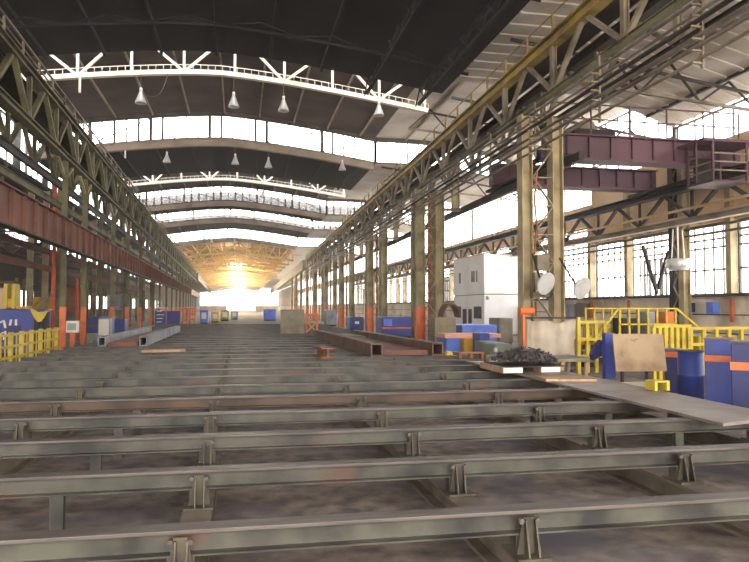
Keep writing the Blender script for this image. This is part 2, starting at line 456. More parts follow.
def arch_beam(y, label):  # tan stands for the backlit tone of these beams
    r = root('arched_beam', label, 'beam', (RX, y, zl(RX) - .2), 'arched beams under the glazed strips')
    n = 20; xs = [-10.85 + 18.3 * i / n for i in range(n + 1)]
    mb = MB(); chain(mb, [V((x, y, zl(x) - .19)) for x in xs], .12, .34); mb.build('web', 'truss_tan', r)
    mb = MB(); chain(mb, [V((x, y, zl(x) - .385)) for x in xs], .34, .05); mb.build('bottom_flange', 'truss_tan', r)
    mb = MB(); chain(mb, [V((x, y - .11, zl(x) - .03)) for x in xs], .1, .05); mb.build('top_flange', 'truss_tan', r)
    return r
for y, q in ((37.45, 'nearest and widest'), (59.55, 'second'), (71.35, 'third'), (91.85, 'fourth and farthest')):
    arch_beam(y, 'tan arched roof beam under a bright glazed strip, %s of the four beams' % q)
# rafters under the near dark roof: lattice members
for y, q in ((9.0, 'highest in view'), (15.5, 'middle one'), (21.0, 'next to the roof edge')):
    r = root('rafter_frame', 'thin dark rafter under the nearest dark roof, %s' % q, 'rafter', (RX, y, zl(RX) - .4), 'rafters under the nearest roof')
    xs = [-10.8 + 18.2 * i / 16 for i in range(17)]
    mb = MB(); chain(mb, [V((x, y, zl(x) - .52)) for x in xs], .08, .08); mb.build('bottom_chord', 'roof_dark', r)
    mb = MB()
    for i in range(16): mb.bar((xs[i], y, zl(xs[i]) - (.5 if i % 2 else .24)), (xs[i + 1], y, zl(xs[i + 1]) - (.24 if i % 2 else .5)), .05, .05)
    mb.build('lacing', 'roof_dark', r)
# long bracing members under the near roof, on the bay edge
for x, q in ((4.6, 'over the rack'), (6.6, 'along the edge beside the pale roof')):
    r = root('roof_bracing', 'dark lattice bracing lengthwise under the nearest roof, %s' % q, 'bracing', (x, 14, zl(x) - .4))
    MB().box(x - .05, 2, zl(x) - .75, x + .05, 24.3, zl(x) - .65).build('bottom_chord', 'roof_dark', r)
    mb = MB(); y = 2.0
    while y < 24:
        mb.bar((x, y, zl(x) - .65), (x, y + .6, zl(x) - .17), .04, .04); mb.bar((x, y + .6, zl(x) - .17), (x, y + 1.2, zl(x) - .65), .04, .04); y += 1.2
    mb.build('lacing', 'roof_dark', r)
# side aisle roof trusses (window side)
for y, zf, q in ((12.4, zl, 'first'), (18.6, zl, 'second'), (24.3, zl, 'third, at the edge of the pale roof'), (31.0, zh, 'fourth, in the raised roof'), (37.3, zl, 'fifth, below the end glazing')):
    r = root('aisle_truss', 'slim brown truss under the pale side roof, %s' % q, 'roof truss', (12, y, zf(12) - .5), 'side roof trusses')
    x0, x1 = 7.9, 16.4
    MB().bar((x0, y, zf(x0) - .22), (x1, y, zf(x1) - .22), .09, .09).build('top_chord', 'dark_steel', r)
    MB().bar((x0, y, zf(x0) - 1.2), (x1, y, zf(x1) - .75), .09, .09).build('bottom_chord', 'lattice_grey', r)
    n = 8
    for i in range(n):
        a, b = x0 + (x1 - x0) * i / n, x0 + (x1 - x0) * (i + 1) / n
        za = lambda x: zf(x) - 1.2 + (x - x0) / (x1 - x0) * (zf(x0) - zf(x1) + .45 - (zf(x0) - zf(x))) if False else (zf(x0) - 1.2) + (zf(x1) - .75 - zf(x0) + 1.2) * (x - x0) / (x1 - x0)
        p, q_ = ((a, y, za(a)), (b, y, zf(b) - .22)) if i % 2 == 0 else ((a, y, zf(a) - .22), (b, y, za(b)))
        MB().bar(p, q_, .06, .06).build('diagonal', 'dark_steel', r)
# trusses of the far hall, their warm lighting put into a golden colour
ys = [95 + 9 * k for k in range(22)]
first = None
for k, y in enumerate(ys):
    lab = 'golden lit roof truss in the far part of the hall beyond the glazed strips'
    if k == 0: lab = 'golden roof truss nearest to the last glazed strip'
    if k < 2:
        r = roof_truss(y, lab, 'truss_lit_gold', 'truss_lit_gold', group='golden trusses of the far hall', thick=.16, drop=1.75, deep=1.6, beam=.24)
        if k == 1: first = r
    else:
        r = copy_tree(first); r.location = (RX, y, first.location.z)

# ------------------------------------------------------------------ lattice crane girders along both rows
def lattice_girder(name, label, side, off, z0, z1, y0, y1, pitch, mt, mw, mb_, chord_w=.26, group=None, rail=None, rail_m=None, fans=True, chord_h=.24):
    fx = xl if side < 0 else xr
    P = lambda y, z, o=0.0: V((fx(y, off + o), y, z))
    r = root(name, label, 'crane girder', P(y0, z0), group)
    MB().ibeam(P(y0, z1 - chord_h / 2), P(y1, z1 - chord_h / 2), chord_w, chord_h, .04, .05).build('top_chord', mt, r)
    MB().ibeam(P(y0, z0 + (.1 if side < 0 else .07)), P(y1, z0 + (.1 if side < 0 else .07)), *((chord_w * .9, .2, .03, .04) if side < 0 else (.13, .14, .02, .03))).build('bottom_chord', mb_, r)
    y = y0 + .3; k = 0
    zt, zb = z1 - chord_h + .01, z0 + (.19 if side < 0 else .13)
    while y + pitch < y1:
        MB().ibeam(P(y, zb), P(y, zt), .14, .12, .02, .02, (1, 0, 0)).build('web_post', mw, r)
        if fans:
            for s in (-1, 1):
                MB().bar(P(y + s * .1, zb), P(y + s * pitch * .46, zt), *((.13, .11) if side < 0 else (.1, .09))).build('diagonal', mw, r)
        y += pitch; k += 1
    if rail is not None:
        mb = MB(); h = rail
        rt = .05 if side < 0 else .025
        mb.bar(P(y0, z1 + h, -side * .05), P(y1, z1 + h, -side * .05), rt, rt)
        if side < 0: mb.bar(P(y0, z1 + h * .5, -side * .05), P(y1, z1 + h * .5, -side * .05), .03, .03)
        mb.build('handrail', rail_m, r)
        y = y0 + .5
        while y < y1:
            MB().bar(P(y, z1 + .005, -side * .05), P(y, z1 + h, -side * .05), .05, .05).build('railing_post', rail_m, r); y += 1.5
    return r
ZB, ZT = 6.66, 8.12
# fence side
lattice_girder('crane_girder', 'olive lattice crane girder with a railing above the brown plate girder', -1, 0.0, 6.35, 7.9, 4.0, 128, 2.9, 'lattice_olive', 'lattice_olive', 'lattice_olive', rail=.42, rail_m='lattice_grey')
lattice_girder('auxiliary_girder', 'dark lattice girder running behind the railed crane girder of the fence side', -1, -1.35, 6.35, 7.75, 4.0, 128, 2.9, 'dark_steel', 'lattice_olive', 'dark_steel')
# window side
lattice_girder('crane_girder', 'lattice crane girder with a yellow top chord over the tall double columns', 1, 0.0, ZB, ZT, 5.0, 90, 3.1, 'yellow_chord', 'lattice_grey', 'lattice_olive', rail=.45, rail_m='yellow_chord', chord_h=.3)
lattice_girder('auxiliary_girder', 'dark lattice girder running behind the yellow topped crane girder', 1, 1.15, ZB, ZT - .1, 5.0, 90, 3.1, 'dark_steel', 'lattice_grey', 'dark_steel')
# walkway plates between the two planes
for side, off, q in ((-1, -1.15, 'railed girder of the fence side'), (1, .18, 'yellow topped girder')):
    fx = xl if side < 0 else xr
    mb = MB()
    a, b = (4.0, 128) if side < 0 else (5.0, 90)
    zz = 7.8 if side < 0 else ZT - .05
    mb.prism([(fx(a, off), a, zz), (fx(a, off + .8), a, zz), (fx(a, off + .8), a, zz + .04), (fx(a, off), a, zz + .04)], V((fx(b) - fx(a), b - a, 0)))
    tag(mb.build('walkway', 'dark_steel', loc=(fx(a), a, zz)), 'narrow dark walkway on top of the %s' % q, 'walkway')
# far continuation of the crane ways
for side, q in ((-1, 'fence side'), (1, 'window side')):
    fx = xl if side < 0 else xr
    y0 = 131 if side < 0 else 92
    mb = MB(); mb.bar((fx(y0), y0, 7.4), (fx(260), 260, 7.4), .5, 1.4)
    tag(mb.build('runway_girder', 'dark_steel' if side < 0 else 'lattice_grey', loc=(fx(y0), y0, 6.7)), 'solid runway girder of the far hall beyond the lattice girder, %s' % q, 'crane girder')

# ------------------------------------------------------------------ brown plate girder (fence side)
r = root('plate_girder', 'long rust brown plate girder with stiffeners in front of the slim posts', 'girder', (xl(5, .28), 5, 3.42))
P = lambda y, z, o=.28: V((xl(y, o), y, z))
MB().bar(P(5, 3.86), P(130, 3.86), .03, .84).build('web_plate', 'rust_plate', r)
MB().bar(P(5, 4.295), P(130, 4.295), .26, .03).build('top_flange', 'rust_plate', r)
MB().bar(P(5, 3.42), P(130, 3.42), .26, .04).build('bottom_flange', 'dark_steel', r)
y = 5.3
while y < 102:
    MB().bar(P(y, 3.445, .35), P(y, 4.278, .35), .02, .1, (1, 0, 0)).build('stiffener', 'rust_plate', r); y += 1.0

# ------------------------------------------------------------------ slim posts of the fence side
us = [63, 83.5, 112, 127, 140, 151]
yps = [yrow(u, LA, LB) for u in us]
while yps[-1] < 120: yps.append(yps[-1] + 6.4)
ords = ['first', 'second', 'third', 'fourth', 'fifth', 'sixth', 'seventh']
for i, y in enumerate(yps):
    if i < 6: lab = 'slim olive post with orange foot beyond the yellow fence, %s from the front' % ords[i]
    else: lab = 'small distant slim post with orange foot past the sixth from the front'
    r = root('steel_post', lab, 'column', (xl(y), y, 0), 'slim posts of the fence side', 'thing')
    x = xl(y)
    MB().ibeam((x, y, 1.62), (x, y, 6.335), .15, .17, .025, .02, (0, 1, 0)).build('shaft', 'lattice_olive', r)
    MB().ibeam((x, y, .04), (x, y, 1.62), .16, .18, .03, .025, (0, 1, 0)).build('painted_foot', 'orange_paint', r, 'orange painted lower length')
    MB().box(x - .2, y - .2, 0, x + .2, y + .2, .04).build('base_plate', 'yellow_paint', r, 'yellow base plate')
    if i < 7:
        MB().bar((x, y, 5.75), (x, y + .9, 6.27), .08, .08).bar((x, y, 5.75), (x, y - .9, 6.27), .08, .08).build('knee_brace', 'column_olive', r)
# second, darker row of posts behind
for i, y in enumerate([19.3 + 9.1 * k for k in range(6)]):
    x = xl(y, -1.35)
    r = root('inner_post', 'dark olive post of the second row behind the orange footed posts', 'column', (x, y, 0), 'dark posts of the second row', 'thing')
    MB().ibeam((x, y, .03), (x, y, 6.33), .16, .2, .025, .02, (0, 1, 0)).build('shaft', 'lattice_olive', r)
    MB().box(x - .2, y - .2, 0, x + .2, y + .2, .03).build('base_plate', 'dark_steel', r)
    MB().bar((x, y + .14, 2.6), (x, y + 2.2, 5.9), .07, .07).build('brace', 'lattice_olive', r)
for z, off, q in ((3.1, -1.6, 'lowest'), (3.75, -1.62, 'middle'), (5.2, -1.64, 'highest')):
    o = MB().ibeam((xl(6, off), 6, z), (xl(78, off), 78, z), .12, .22, .02, .02).build('back_rail', ('rust_plate' if z < 4 else 'lattice_olive'), loc=(xl(6, off), 6, z))
    tag(o, '%s of three dark rails running behind the second row of posts' % q, 'rail')
# longitudinal ties between the posts
for z, off, q, m in ((5.55, -.18, 'upper', 'dark_steel'), (4.9, -.2, 'lower', 'lattice_olive')):
    mb = MB().ibeam((xl(5, off), 5, z), (xl(80, off), 80, z), .1, .2, .02, .02)
    tag(mb.build('tie_beam', m, loc=(xl(5, off), 5, z)), '%s long tie beam behind the slim posts above the brown girder' % q, 'beam')

# ------------------------------------------------------------------ double columns of the window side
def double_column(y, lab, near, top_post=True):
    x1, x2 = xr(y, 0), xr(y, .86)
    r = root('double_column', lab, 'column', (x1, y, 0), 'double columns of the window side', 'thing')
    wd = .3 if near else .38
    for x in (x1, x2):
        MB().ibeam((x, y, .04 if x == x2 else 1.62), (x, y, ZB - .012), .34, wd, .03, .03, (1, 0, 0)).build('leg', 'column_pale' if near else 'column_olive', r)
    MB().ibeam((x1, y, .04), (x1, y, 1.62), .36, wd + .02, .03, .03, (1, 0, 0)).build('lower_leg' if near else 'painted_foot', 'column_pale' if near else 'orange_paint', r, None if near else 'orange painted lower length')
    for x in (x1, x2): MB().box(x - .25, y - .3, 0, x + .25, y + .3, .04).build('base_plate', 'column_olive', r)
    mb = MB(); z = .5; s = 1
    while z + .8 < ZB:
        a, b = (x1 + .15, x2 - .15)[::s]
        mb.bar((a, y - .14, z), (b, y - .14, z + .75), .02, .11, (0, 1, 0)); mb.bar((x1 + .15, y - .14, z), (x2 - .15, y - .14, z), .02, .1, (0, 1, 0)); z += .75; s = -s
    mb.build('lacing', 'column_pale', r)
    if not near:
        for x in (x1, x2): MB().ibeam((x, y + 1.0, 0), (x, y + 1.0, ZB - .012), .2, .22, .03, .03, (1, 0, 0)).build('rear_leg', 'column_olive', r)
        mb = MB(); z = 1.2
        while z < ZB:
            for x in (x1, x2): mb.box(x - .04, y + .18, z - .05, x + .04, y + .89, z + .05)
            z += 1.1
        mb.build('batten', 'column_olive', r)
        mb = MB(); z = .6; s = -1
        while z + .8 < ZB:
            a, b = (x1 + .15, x2 - .15)[::s]
            mb.bar((a, y + .14, z), (b, y + .14, z + .75), .02, .11, (0, 1, 0)); z += .75; s = -s
        mb.build('back_lacing', 'column_olive', r)
        MB().tube(((x1 + x2) / 2, y, .1), ((x1 + x2) / 2, y, 6.3), .07, 8).build('riser_pipe', 'rust_bright', r, 'rusty riser pipe')
    if top_post:
        MB().ibeam((x2 + .75, y, ZB - .8), (x2 + .75, y, zl(x2 + .75) - .13), .24, .3, .03, .03, (1, 0, 0)).build('upper_shaft', 'column_pale', r)
        MB().box(x2 + .16, y - .15, ZB - .9, x2 + .9, y + .15, ZB - .802).build('bracket', 'column_olive', r)
    return r
yc = [yrow(u, RA, RB) for u in (526, 420, 370, 341.5)]
print('COLS', [round(q, 1) for q in yc], 'LEFT', [round(q, 1) for q in yps[:8]])
while yc[-1] < 120: yc.append(yc[-1] + 11.2)
qs = ['nearest and widest, with floodlights on it', 'orange footed, second from the front', 'orange footed, third from the front', 'orange footed, fourth from the front']
for i, y in enumerate(yc):
    double_column(y, ('tall laced double column, %s' % qs[i]) if i < 4 else 'small distant orange footed double column past the fourth from the front', i == 0, i > 0)

# ------------------------------------------------------------------ pipes along the crane girder
pz = [(6.34, -.3, .036, 'pipe_grey', 'topmost'), (6.16, -.285, .028, 'pipe_grey', 'second from the top'), (6.0, -.34, .042, 'dark_steel', 'dark one third from the top'), (5.80, -.28, .036, 'pipe_grey', 'fourth from the top'), (5.62, -.32, .04, 'pipe_grey', 'fifth from the top'), (5.42, -.3, .03, 'lattice_grey', 'lowest')]
for z, off, rad, m, q in pz:
    mb = MB()
    mb.tube((xr(4, off), 4, z), (xr(88, off), 88, z), rad, 8)
    tag(mb.build('service_pipe', m, loc=(xr(4, off), 4, z)), 'service pipe slung below the yellow topped girder, %s' % q, 'pipe', 'pipes below the crane girder')
y = 9.0; k = 0
while y < 60:
    x = xr(y, -.2)
    mb = MB().box(x - .03, y - .03, 5.3, x - .0, y + .03, 6.655)
    for z, off, rad, m, q in pz: mb.box(x - .2, y - .02, z - rad - .03, x, y + .02, z - rad)
    tag(mb.build('pipe_hanger', 'lattice_grey', loc=(x, y, 5.3)), ('%s hanger strap of the pipe bundle below the yellow topped girder, counted from the front' % ('first', 'second', 'third', 'fourth', 'fifth')[k] if k < 5 else 'small distant hanger strap of the pipe bundle past the fifth from the front'), 'hanger', 'hangers of the pipe bundle')
    y += 3.1; k += 1
# ------------------------------------------------------------------ rack of cross beams on floor rails
ZBT = 0.46; BH = .14; RT = .2
Y1, DY, NB = 3.72, 1.31, 34
RX_ = [-4.13, -2.2, -.281, 1.637, 3.56, 5.4]
for x, q in zip(RX_, ('outermost one on the fence side', 'second one from the fence side', 'third', 'fourth from the fence side', 'second one from the plank walkway side', 'the one below the plank walkway')):
    q2 = {-.281: 'third one from the fence side', 1.637: 'fourth one from the fence side'}.get(x, q)
    mb = MB().ibeam((x, 1.2, RT / 2), (x, 50, RT / 2), .2, RT, .025, .03)
    tag(mb.build('floor_rail', 'rail_steel', loc=(x, 1.2, 0)), 'low floor rail under the cross beams, %s' % q2, 'rail', 'floor rails under the rack')
def bracket_mb(y, x):
    z0, z1 = RT + .002, ZBT - BH + .1
    mb = MB().box(x - .1, y - .16, z0, x + .1, y + .1, z0 + .015)
    yf = y - .075
    mb.prism([(x - .075, yf, z0 + .015), (x + .075, yf, z0 + .015), (x + .035, yf, ZBT - .035), (x - .035, yf, ZBT - .035)], (0, .014, 0))
    for s in (-.03, .03):
        mb.prism([(x + s, yf - .07, z0 + .015), (x + s, yf, z0 + .015), (x + s, yf, ZBT - .05), (x + s, yf - .02, ZBT - .05)], (.01, 0, 0))
    mb.box(x - .07, y - .05, z0 + .015, x + .07, y + .05, ZBT - BH - .002)
    return mb
def bolts_mb(y, x):
    return None
def make_beam(near, y, x0, x1, body):
    r = root('cross_beam', 'x', 'beam', (0, y, ZBT), 'cross beams of the rack')
    c = ZBT - BH / 2
    MB().section((x0, y, c), (x1, y, c), [(-.06, -BH / 2), (.06, -BH / 2), (.06, -BH / 2 + .01), (.008, -BH / 2 + .014), (.008, BH / 2 - .022), (-.008, BH / 2 - .022), (-.008, -BH / 2 + .014), (-.06, -BH / 2 + .01)]).build('web', body, r)
    MB().box(x0, y - .065, ZBT - .022, x1, y + .065, ZBT).build('top_flange', 'worn_steel', r, 'bare worn top flange', bevel=.004 if near else 0)
    for x in RX_:
        b = bracket_mb(y, x).build('bracket', 'bracket_steel', r, loc=(x, y, RT))
        if near:
            for s in (-.05, .05):
                MB().lathe((0, 0, 0), [(0, 0), (.014, 0), (.014, .014), (0, .014)], 6)
                m = MB()
                m.tube((x + s, y - .095, ZBT - .055), (x + s, y - .068, ZBT - .055), .017, 6)
                m.build('bolt', 'worn_steel', b)
    for x in (-1.24, 4.48):
        if near: MB().channel((x, y, 0.001), (x, y, ZBT - BH - .002), .09, .06, .01, (0, 1, 0)).build('leg', 'beam_paint', r)
    return r
ORD = ['nearest to the camera', 'second', 'third', 'fourth', 'fifth', 'sixth', 'seventh', 'eighth', 'ninth', 'tenth', 'eleventh', 'twelfth', 'thirteenth', 'fourteenth']
pn = make_beam(True, Y1, -5.0, 5.55, 'beam_paint')
pr = make_beam(True, Y1 + 4 * DY, -5.0, 5.55, 'beam_rusty')
pf = make_beam(False, Y1 + 15 * DY, -5.0, 5.55, 'beam_paint')
for n in range(NB):
    y = Y1 + n * DY
    if n == 0: b = pn
    elif n == 4: b = pr
    elif n == 15: b = pf
    else: b = copy_tree(pf if n > 13 else pn)
    b.location = (random.uniform(-.03, .03), y, ZBT)
    b.rotation_euler.z = -.014 + random.uniform(-.002, .002)
    paint = 'brownish' if n == 4 else 'grey green'
    if n == 0: b['label'] = 'grey green steel cross beam of the floor rack, nearest to the camera'
    elif n < 14: b['label'] = '%s steel cross beam of the floor rack, %s from the camera' % (paint, ORD[n])
    else: b['label'] = 'one of the thin distant cross beams of the rack past the fourteenth from the camera'

# small things between the beams
r = tag(MB().bar((-4.2, Y1 + 3 * DY - .55, .2), (-3.3, Y1 + 3 * DY - .75, .2), .1, .05).build('flat_bar', 'rust_bright', loc=(-4.2, Y1 + 3 * DY - .55, RT)), 'rusty flat bar lying between the third and fourth cross beams', 'bar')

# ------------------------------------------------------------------ plank walkway
def quad_plate(name, pts, z, t, m, label, cat, group=None, bevel=0):
    pts = [V((p[0], p[1], z)) for p in pts]
    c = sum(pts, V((0, 0, 0))) / 4
    return tag(MB().prism(pts, (0, 0, t)).build(name, m, loc=c, bevel=bevel), label, cat, group)
zp = ZBT + .003
quad_plate('steel_plank', [(4.6, 5.75), (5.55, 6.0), (5.6, 9.1), (4.62, 9.0)], zp, .03, 'plank_steel', 'grey steel plank of the walkway beside the blue bins, near length', 'plank', 'plank walkway')
quad_plate('steel_plank', [(4.62, 9.03), (5.6, 9.13), (5.6, 13.4), (4.64, 13.4)], zp, .03, 'plank_steel', 'grey steel plank of the walkway, far length under the scrap pile', 'plank', 'plank walkway')
zq = zp + .033
# wooden board on the walkway
a = atZ(540, 380, zq); b = atZ(592, 380.5, zq)
quad_plate('wooden_board', [(a.x, a.y - .2), (b.x, b.y - .15), (b.x, b.y + .35), (a.x + .05, a.y + .25)], zq, .035, 'wood_pale', 'pale wooden board lying on the plank walkway in front of the scrap pile', 'board')
# scrap pile on two white ended timbers
for k, (u, v, q) in enumerate(((503, 370.5, 'outer one with the brighter white end'), (541, 369.5, 'inner one towards the blue bins'))):
    p = atZ(u, v + 3, zq)
    mb = MB().box(p.x, p.y, zq, p.x + .36, p.y + 1.1, zq + .1)
    o = mb.build('timber', 'wood_pale', loc=(p.x, p.y, zq))
    MB().box(p.x + .01, p.y - .012, zq + .01, p.x + .35, p.y - .001, zq + .09).build('painted_end', 'white_paint', o, 'white painted end face')
    tag(o, 'white ended timber under the dark scrap pile, %s' % q, 'timber', 'timbers under the scrap')
pc = atZ(532, 366, zq + .1)
mb = MB(); rs = random.Random(4)
for i in range(420):
    a_ = rs.uniform(0, 6.283); rr = math.sqrt(rs.random())
    x, y = pc.x + math.cos(a_) * rr * .55, pc.y + .35 + math.sin(a_) * rr * .5
    h = zq + .2 + rs.random() * .2 * (1 - rr * rr)
    d = V((rs.uniform(-1, 1), rs.uniform(-1, 1), rs.uniform(-.35, .35))).normalized() * rs.uniform(.035, .09)
    c = V((x, y, h))
    if rs.random() < .6: mb.bar(c - d, c + d, .03, .02)
    else: mb.tube(c - d * .4, c + d * .4, .035, 7)
tag(mb.build('scrap_metal', 'scrap', loc=(pc.x, pc.y, zq + .1)), 'heap of small dark metal offcuts on the timbers at the plank walkway', 'scrap', kind='stuff')
tr_ = MB().box(pc.x - .55, pc.y - .2, zq + .101, pc.x + .55, pc.y + .9, zq + .112)
tag(tr_.build('tray', 'dark_steel', loc=(pc.x, pc.y, zq + .101)), 'flat dark tray under the heap of metal offcuts', 'tray')

# ------------------------------------------------------------------ long sections lying on the rack
z0 = ZBT + .003
def long_beam(name, pa, pb, w_, h, kind, m, lab, grp=None, z=z0):
    pa, pb = V((pa[0], pa[1], z + h / 2)), V((pb[0], pb[1], z + h / 2))
    mb = MB()
    if kind == 'I': mb.ibeam(pa, pb, w_, h, .03, .03)
    elif kind == 'C': mb.channel(pa, pb, w_, h, .025)
    else:
        mb.bar(pa + V((0, 0, h / 2 - .015)), pb + V((0, 0, h / 2 - .015)), w_, .03).bar(pa - V((0, 0, h / 2 - .015)), pb - V((0, 0, h / 2 - .015)), w_, .03)
        for s in (-1, 1):
            q = (pb - pa).normalized().cross(V((0, 0, 1))) * s * (w_ / 2 - .015)
            mb.bar(pa + q, pb + q, .03, h - .06)
    return tag(mb.build(name, m, loc=(pa.x, pa.y, z)), lab, 'steel section', grp)
G1 = 'long steel sections on the rack'
a = atZ(382, 356.5, z0); b = atZ(318, 338, z0)
long_beam('steel_section', (a.x - .12, a.y), (b.x, b.y), .28, .3, 'H', 'rust_section', 'long rusty box section on the rack, the one beside the rusty offcut', G1)
a2 = atZ(442, 355.5, z0)
d_ = (b - a); c2 = V((a2.x - .1, a2.y, 0)); e2 = c2 + d_ * .98
long_beam('steel_section', c2, e2, .28, .3, 'H', 'rust_section', 'long rusty box section on the rack nearest to the blue and ochre machine', G1)
n_ = V((d_.x, d_.y, 0))
pl = [V((a.x + .06, a.y + .25, 0)), V((c2.x - .18, c2.y + .25, 0)), V((e2.x - .18, e2.y, 0)), V((b.x + .2, b.y, 0))]
quad_plate('steel_plate', pl, z0, .12, 'rust_plate', 'wide brown plate lying between the two rusty box sections beside the grey panel', 'plate')
mid = [pl[0].lerp(pl[3], .72), pl[1].lerp(pl[2], .72), pl[2].lerp(pl[1], .03), pl[3].lerp(pl[0], .03)]
quad_plate('steel_plate', mid, z0 + .125, .05, 'grey_slab', 'pale grey plate stacked on the far end of the brown plate', 'plate')
# fence side pair
a = atZ(148, 346, z0); b = atZ(181, 331.5, z0); 
long_beam('steel_section', (a.x - .14, a.y), (b.x - .14, b.y), .22, .28, 'H', 'grey_cabinet', 'long grey box section on the rack, ending at the short wooden plank', 'grey sections on the rack')
f = atZ(98, 346.5, z0)
long_beam('steel_section', (f.x + .1, f.y), (f.x + .1 + (b.x - a.x) * .9, f.y + (b.y - a.y) * .9), .22, .28, 'H', 'grey_cabinet', 'long grey box section on the rack, close to the orange footed posts', 'grey sections on the rack')
quad_plate('steel_plate', [(f.x + .27, f.y + .1), (a.x - .3, a.y + .1), (b.x - .32, b.y - .2), (f.x + .27, b.y - .2)], z0, .1, 'rust_bright', 'rust coloured plate lying between the two grey box sections', 'plate')
a = atZ(146, 350.5, z0); a.y = Y1 + DY * round((a.y - Y1) / DY)
quad_plate('wooden_plank', [(a.x, a.y - .25), (a.x + 1.05, a.y - .1), (a.x + 1.05, a.y + .2), (a.x, a.y + .3)], z0, .06, 'wood_pale', 'short pale wooden plank lying before the end of the grey box section', 'plank')
# rusty offcut
a = atZ(322, 358.5, z0); b = atZ(335, 359, z0)
mb = MB().ibeam(((a.x + b.x) / 2, a.y, z0 + .12), ((a.x + b.x) / 2 - .12, a.y + .9, z0 + .12), .3, .24, .035, .04)
tag(mb.build('beam_offcut', 'rust_bright', loc=(a.x, a.y, z0)), 'short rusty beam offcut standing alone on the rack beside the long box section', 'offcut')
# grey panel with its props, orange barrier
a = atZ(280.5, 334, z0); b = atZ(305, 334, z0); h = zat(309.5, a.y, 292) - z0
pr_ = root('upright_panel', 'grey square panel standing upright on the rack beside the orange barrier', 'panel', (a.x, a.y, z0))
MB().box(a.x, a.y, z0, b.x, a.y + .12, z0 + h).build('sheet', 'grey_slab', pr_, bevel=.015)
MB().bar((a.x + .1, a.y + .125, z0 + h * .7), (a.x + .1, a.y + .7, z0), .05, .05).bar((b.x - .1, a.y + .125, z0 + h * .7), (b.x - .1, a.y + .7, z0), .05, .05).build('prop', 'dark_steel', pr_)
a2 = atZ(306.5, 333, z0); b2 = atZ(317.5, 333, z0)
r = root('orange_barrier', 'small orange barrier with crossed braces beside the grey square panel', 'barrier', (a2.x, a2.y, z0))
hh = .9
for x in (a2.x, b2.x): MB().box(x - .04, a2.y, z0, x + .04, a2.y + .08, z0 + hh).build('post', 'orange_paint', r)
MB().bar((a2.x, a2.y + .04, z0 + hh - .1), (b2.x, a2.y + .04, z0 + hh - .1), .05, .12).bar((a2.x, a2.y + .04, z0 + hh - .35), (b2.x, a2.y + .04, z0 + hh - .35), .05, .08).build('rail', 'orange_paint', r)
MB().bar((a2.x, a2.y + .03, z0 + .03), (b2.x, a2.y + .03, z0 + .5), .04, .05).bar((b2.x, a2.y + .05, z0 + .03), (a2.x, a2.y + .05, z0 + .5), .04, .05).build('cross_brace', 'ochre_paint', r)
# ------------------------------------------------------------------ fence side
# yellow fence, in two bays
pA, pB = atZ(9.6, 372, 0), atZ(56, 359, 0)
fy0, fy1 = pA.y - 4.2, pB.y
FX = lambda y: pA.x + (pB.x - pA.x) * (y - pA.y) / (pB.y - pA.y)
r = root('yellow_fence', 'yellow steel tube fence standing before the blue machine', 'fence', (FX(fy0), fy0, 0))
y = fy0; k = 0
while y <= fy1 + .01:
    p = MB().box(FX(y) - .05, y - .05, .02, FX(y) + .05, y + .05, .99).build('post', 'yellow_paint', r)
    MB().box(FX(y) - .16, y - .12, 0, FX(y) + .16, y + .12, .02).build('foot_plate', 'yellow_paint', p)
    y += (fy1 - fy0) / 10; k += 1
for z in (.93, .64, .37, .13):
    MB().bar((FX(fy0) + .06, fy0, z), (FX(fy1) + .06, fy1, z), .03, .06).build('rail', 'yellow_paint', r)
y = fy0 + .45
while y < fy1:
    MB().bar((FX(y), y, .13), (FX(y), y, .93), .03, .03).build('infill_bar', 'yellow_paint', r); y += (fy1 - fy0) / 10

# screen terminal on orange post
y = yrow(73, LA, LB); x = xl(y)
r = root('control_terminal', 'white framed control screen on a short orange post between two orange feet', 'terminal', (x, y, 0))
MB().box(x - .07, y - .07, .03, x + .07, y + .07, .75).build('post', 'orange_paint', r)
MB().box(x - .16, y - .16, 0, x + .16, y + .16, .03).build('base_plate', 'yellow_paint', r)
h = MB().box(x - .2, y - .12, .75, x + .2, y + .08, 1.15).build('housing', 'white_paint', r, bevel=.02)
MB().box(x - .14, y - .135, .83, x + .14, y - .122, 1.07).build('screen', 'screen', h)

# dark grey plinth box next to the second post
p = atZ(91, 350, 0)
tag(MB().box(p.x - .18, p.y, 0, p.x + .14, p.y + .5, .62).build('plinth_box', 'grey_green', loc=(p.x, p.y, 0), bevel=.02), 'low grey green box at the foot of the second slim post', 'box')

def machine(name, label, cat, u0, u1, vt, y, dep, m, vb=None, parts=(), bev=.04, grp=None):
    """a cabinet on the floor whose front shows between columns u0 and u1"""
    x0, x1 = atU(u0, y), atU(u1, y)
    zt = zat(vt, y, (u0 + u1) / 2)
    r = root(name, label, cat, ((x0 + x1) / 2, y, 0), grp)
    MB().box(x0, y, .12, x1, y + dep, zt).build('body', m, r, bevel=bev)
    MB().box(x0 + .06, y + .06, 0, x1 - .06, y + dep - .06, .12).build('plinth', 'dark_steel', r)
    for (pn_, fx0, fx1, fz0, fz1, d, pm) in parts:
        MB().box(x0 + (x1 - x0) * fx0, y - d, .12 + (zt - .12) * fz0, x0 + (x1 - x0) * fx1, y - .002, .12 + (zt - .12) * fz1).build(pn_, pm, r)
    return r, x0, x1, zt
# big blue machine behind the fence
ym = 24.0
r, x0, x1, zt = machine('blue_machine', 'big blue machine with pale painted marks behind the yellow fence', 'machine', -40, 45, 309, ym, .8, 'blue_paint',
    parts=(('door', .55, .72, .1, .62, .03, 'blue_dark'), ('rust_panel', .74, .9, .2, .5, .02, 'rust_bright')))
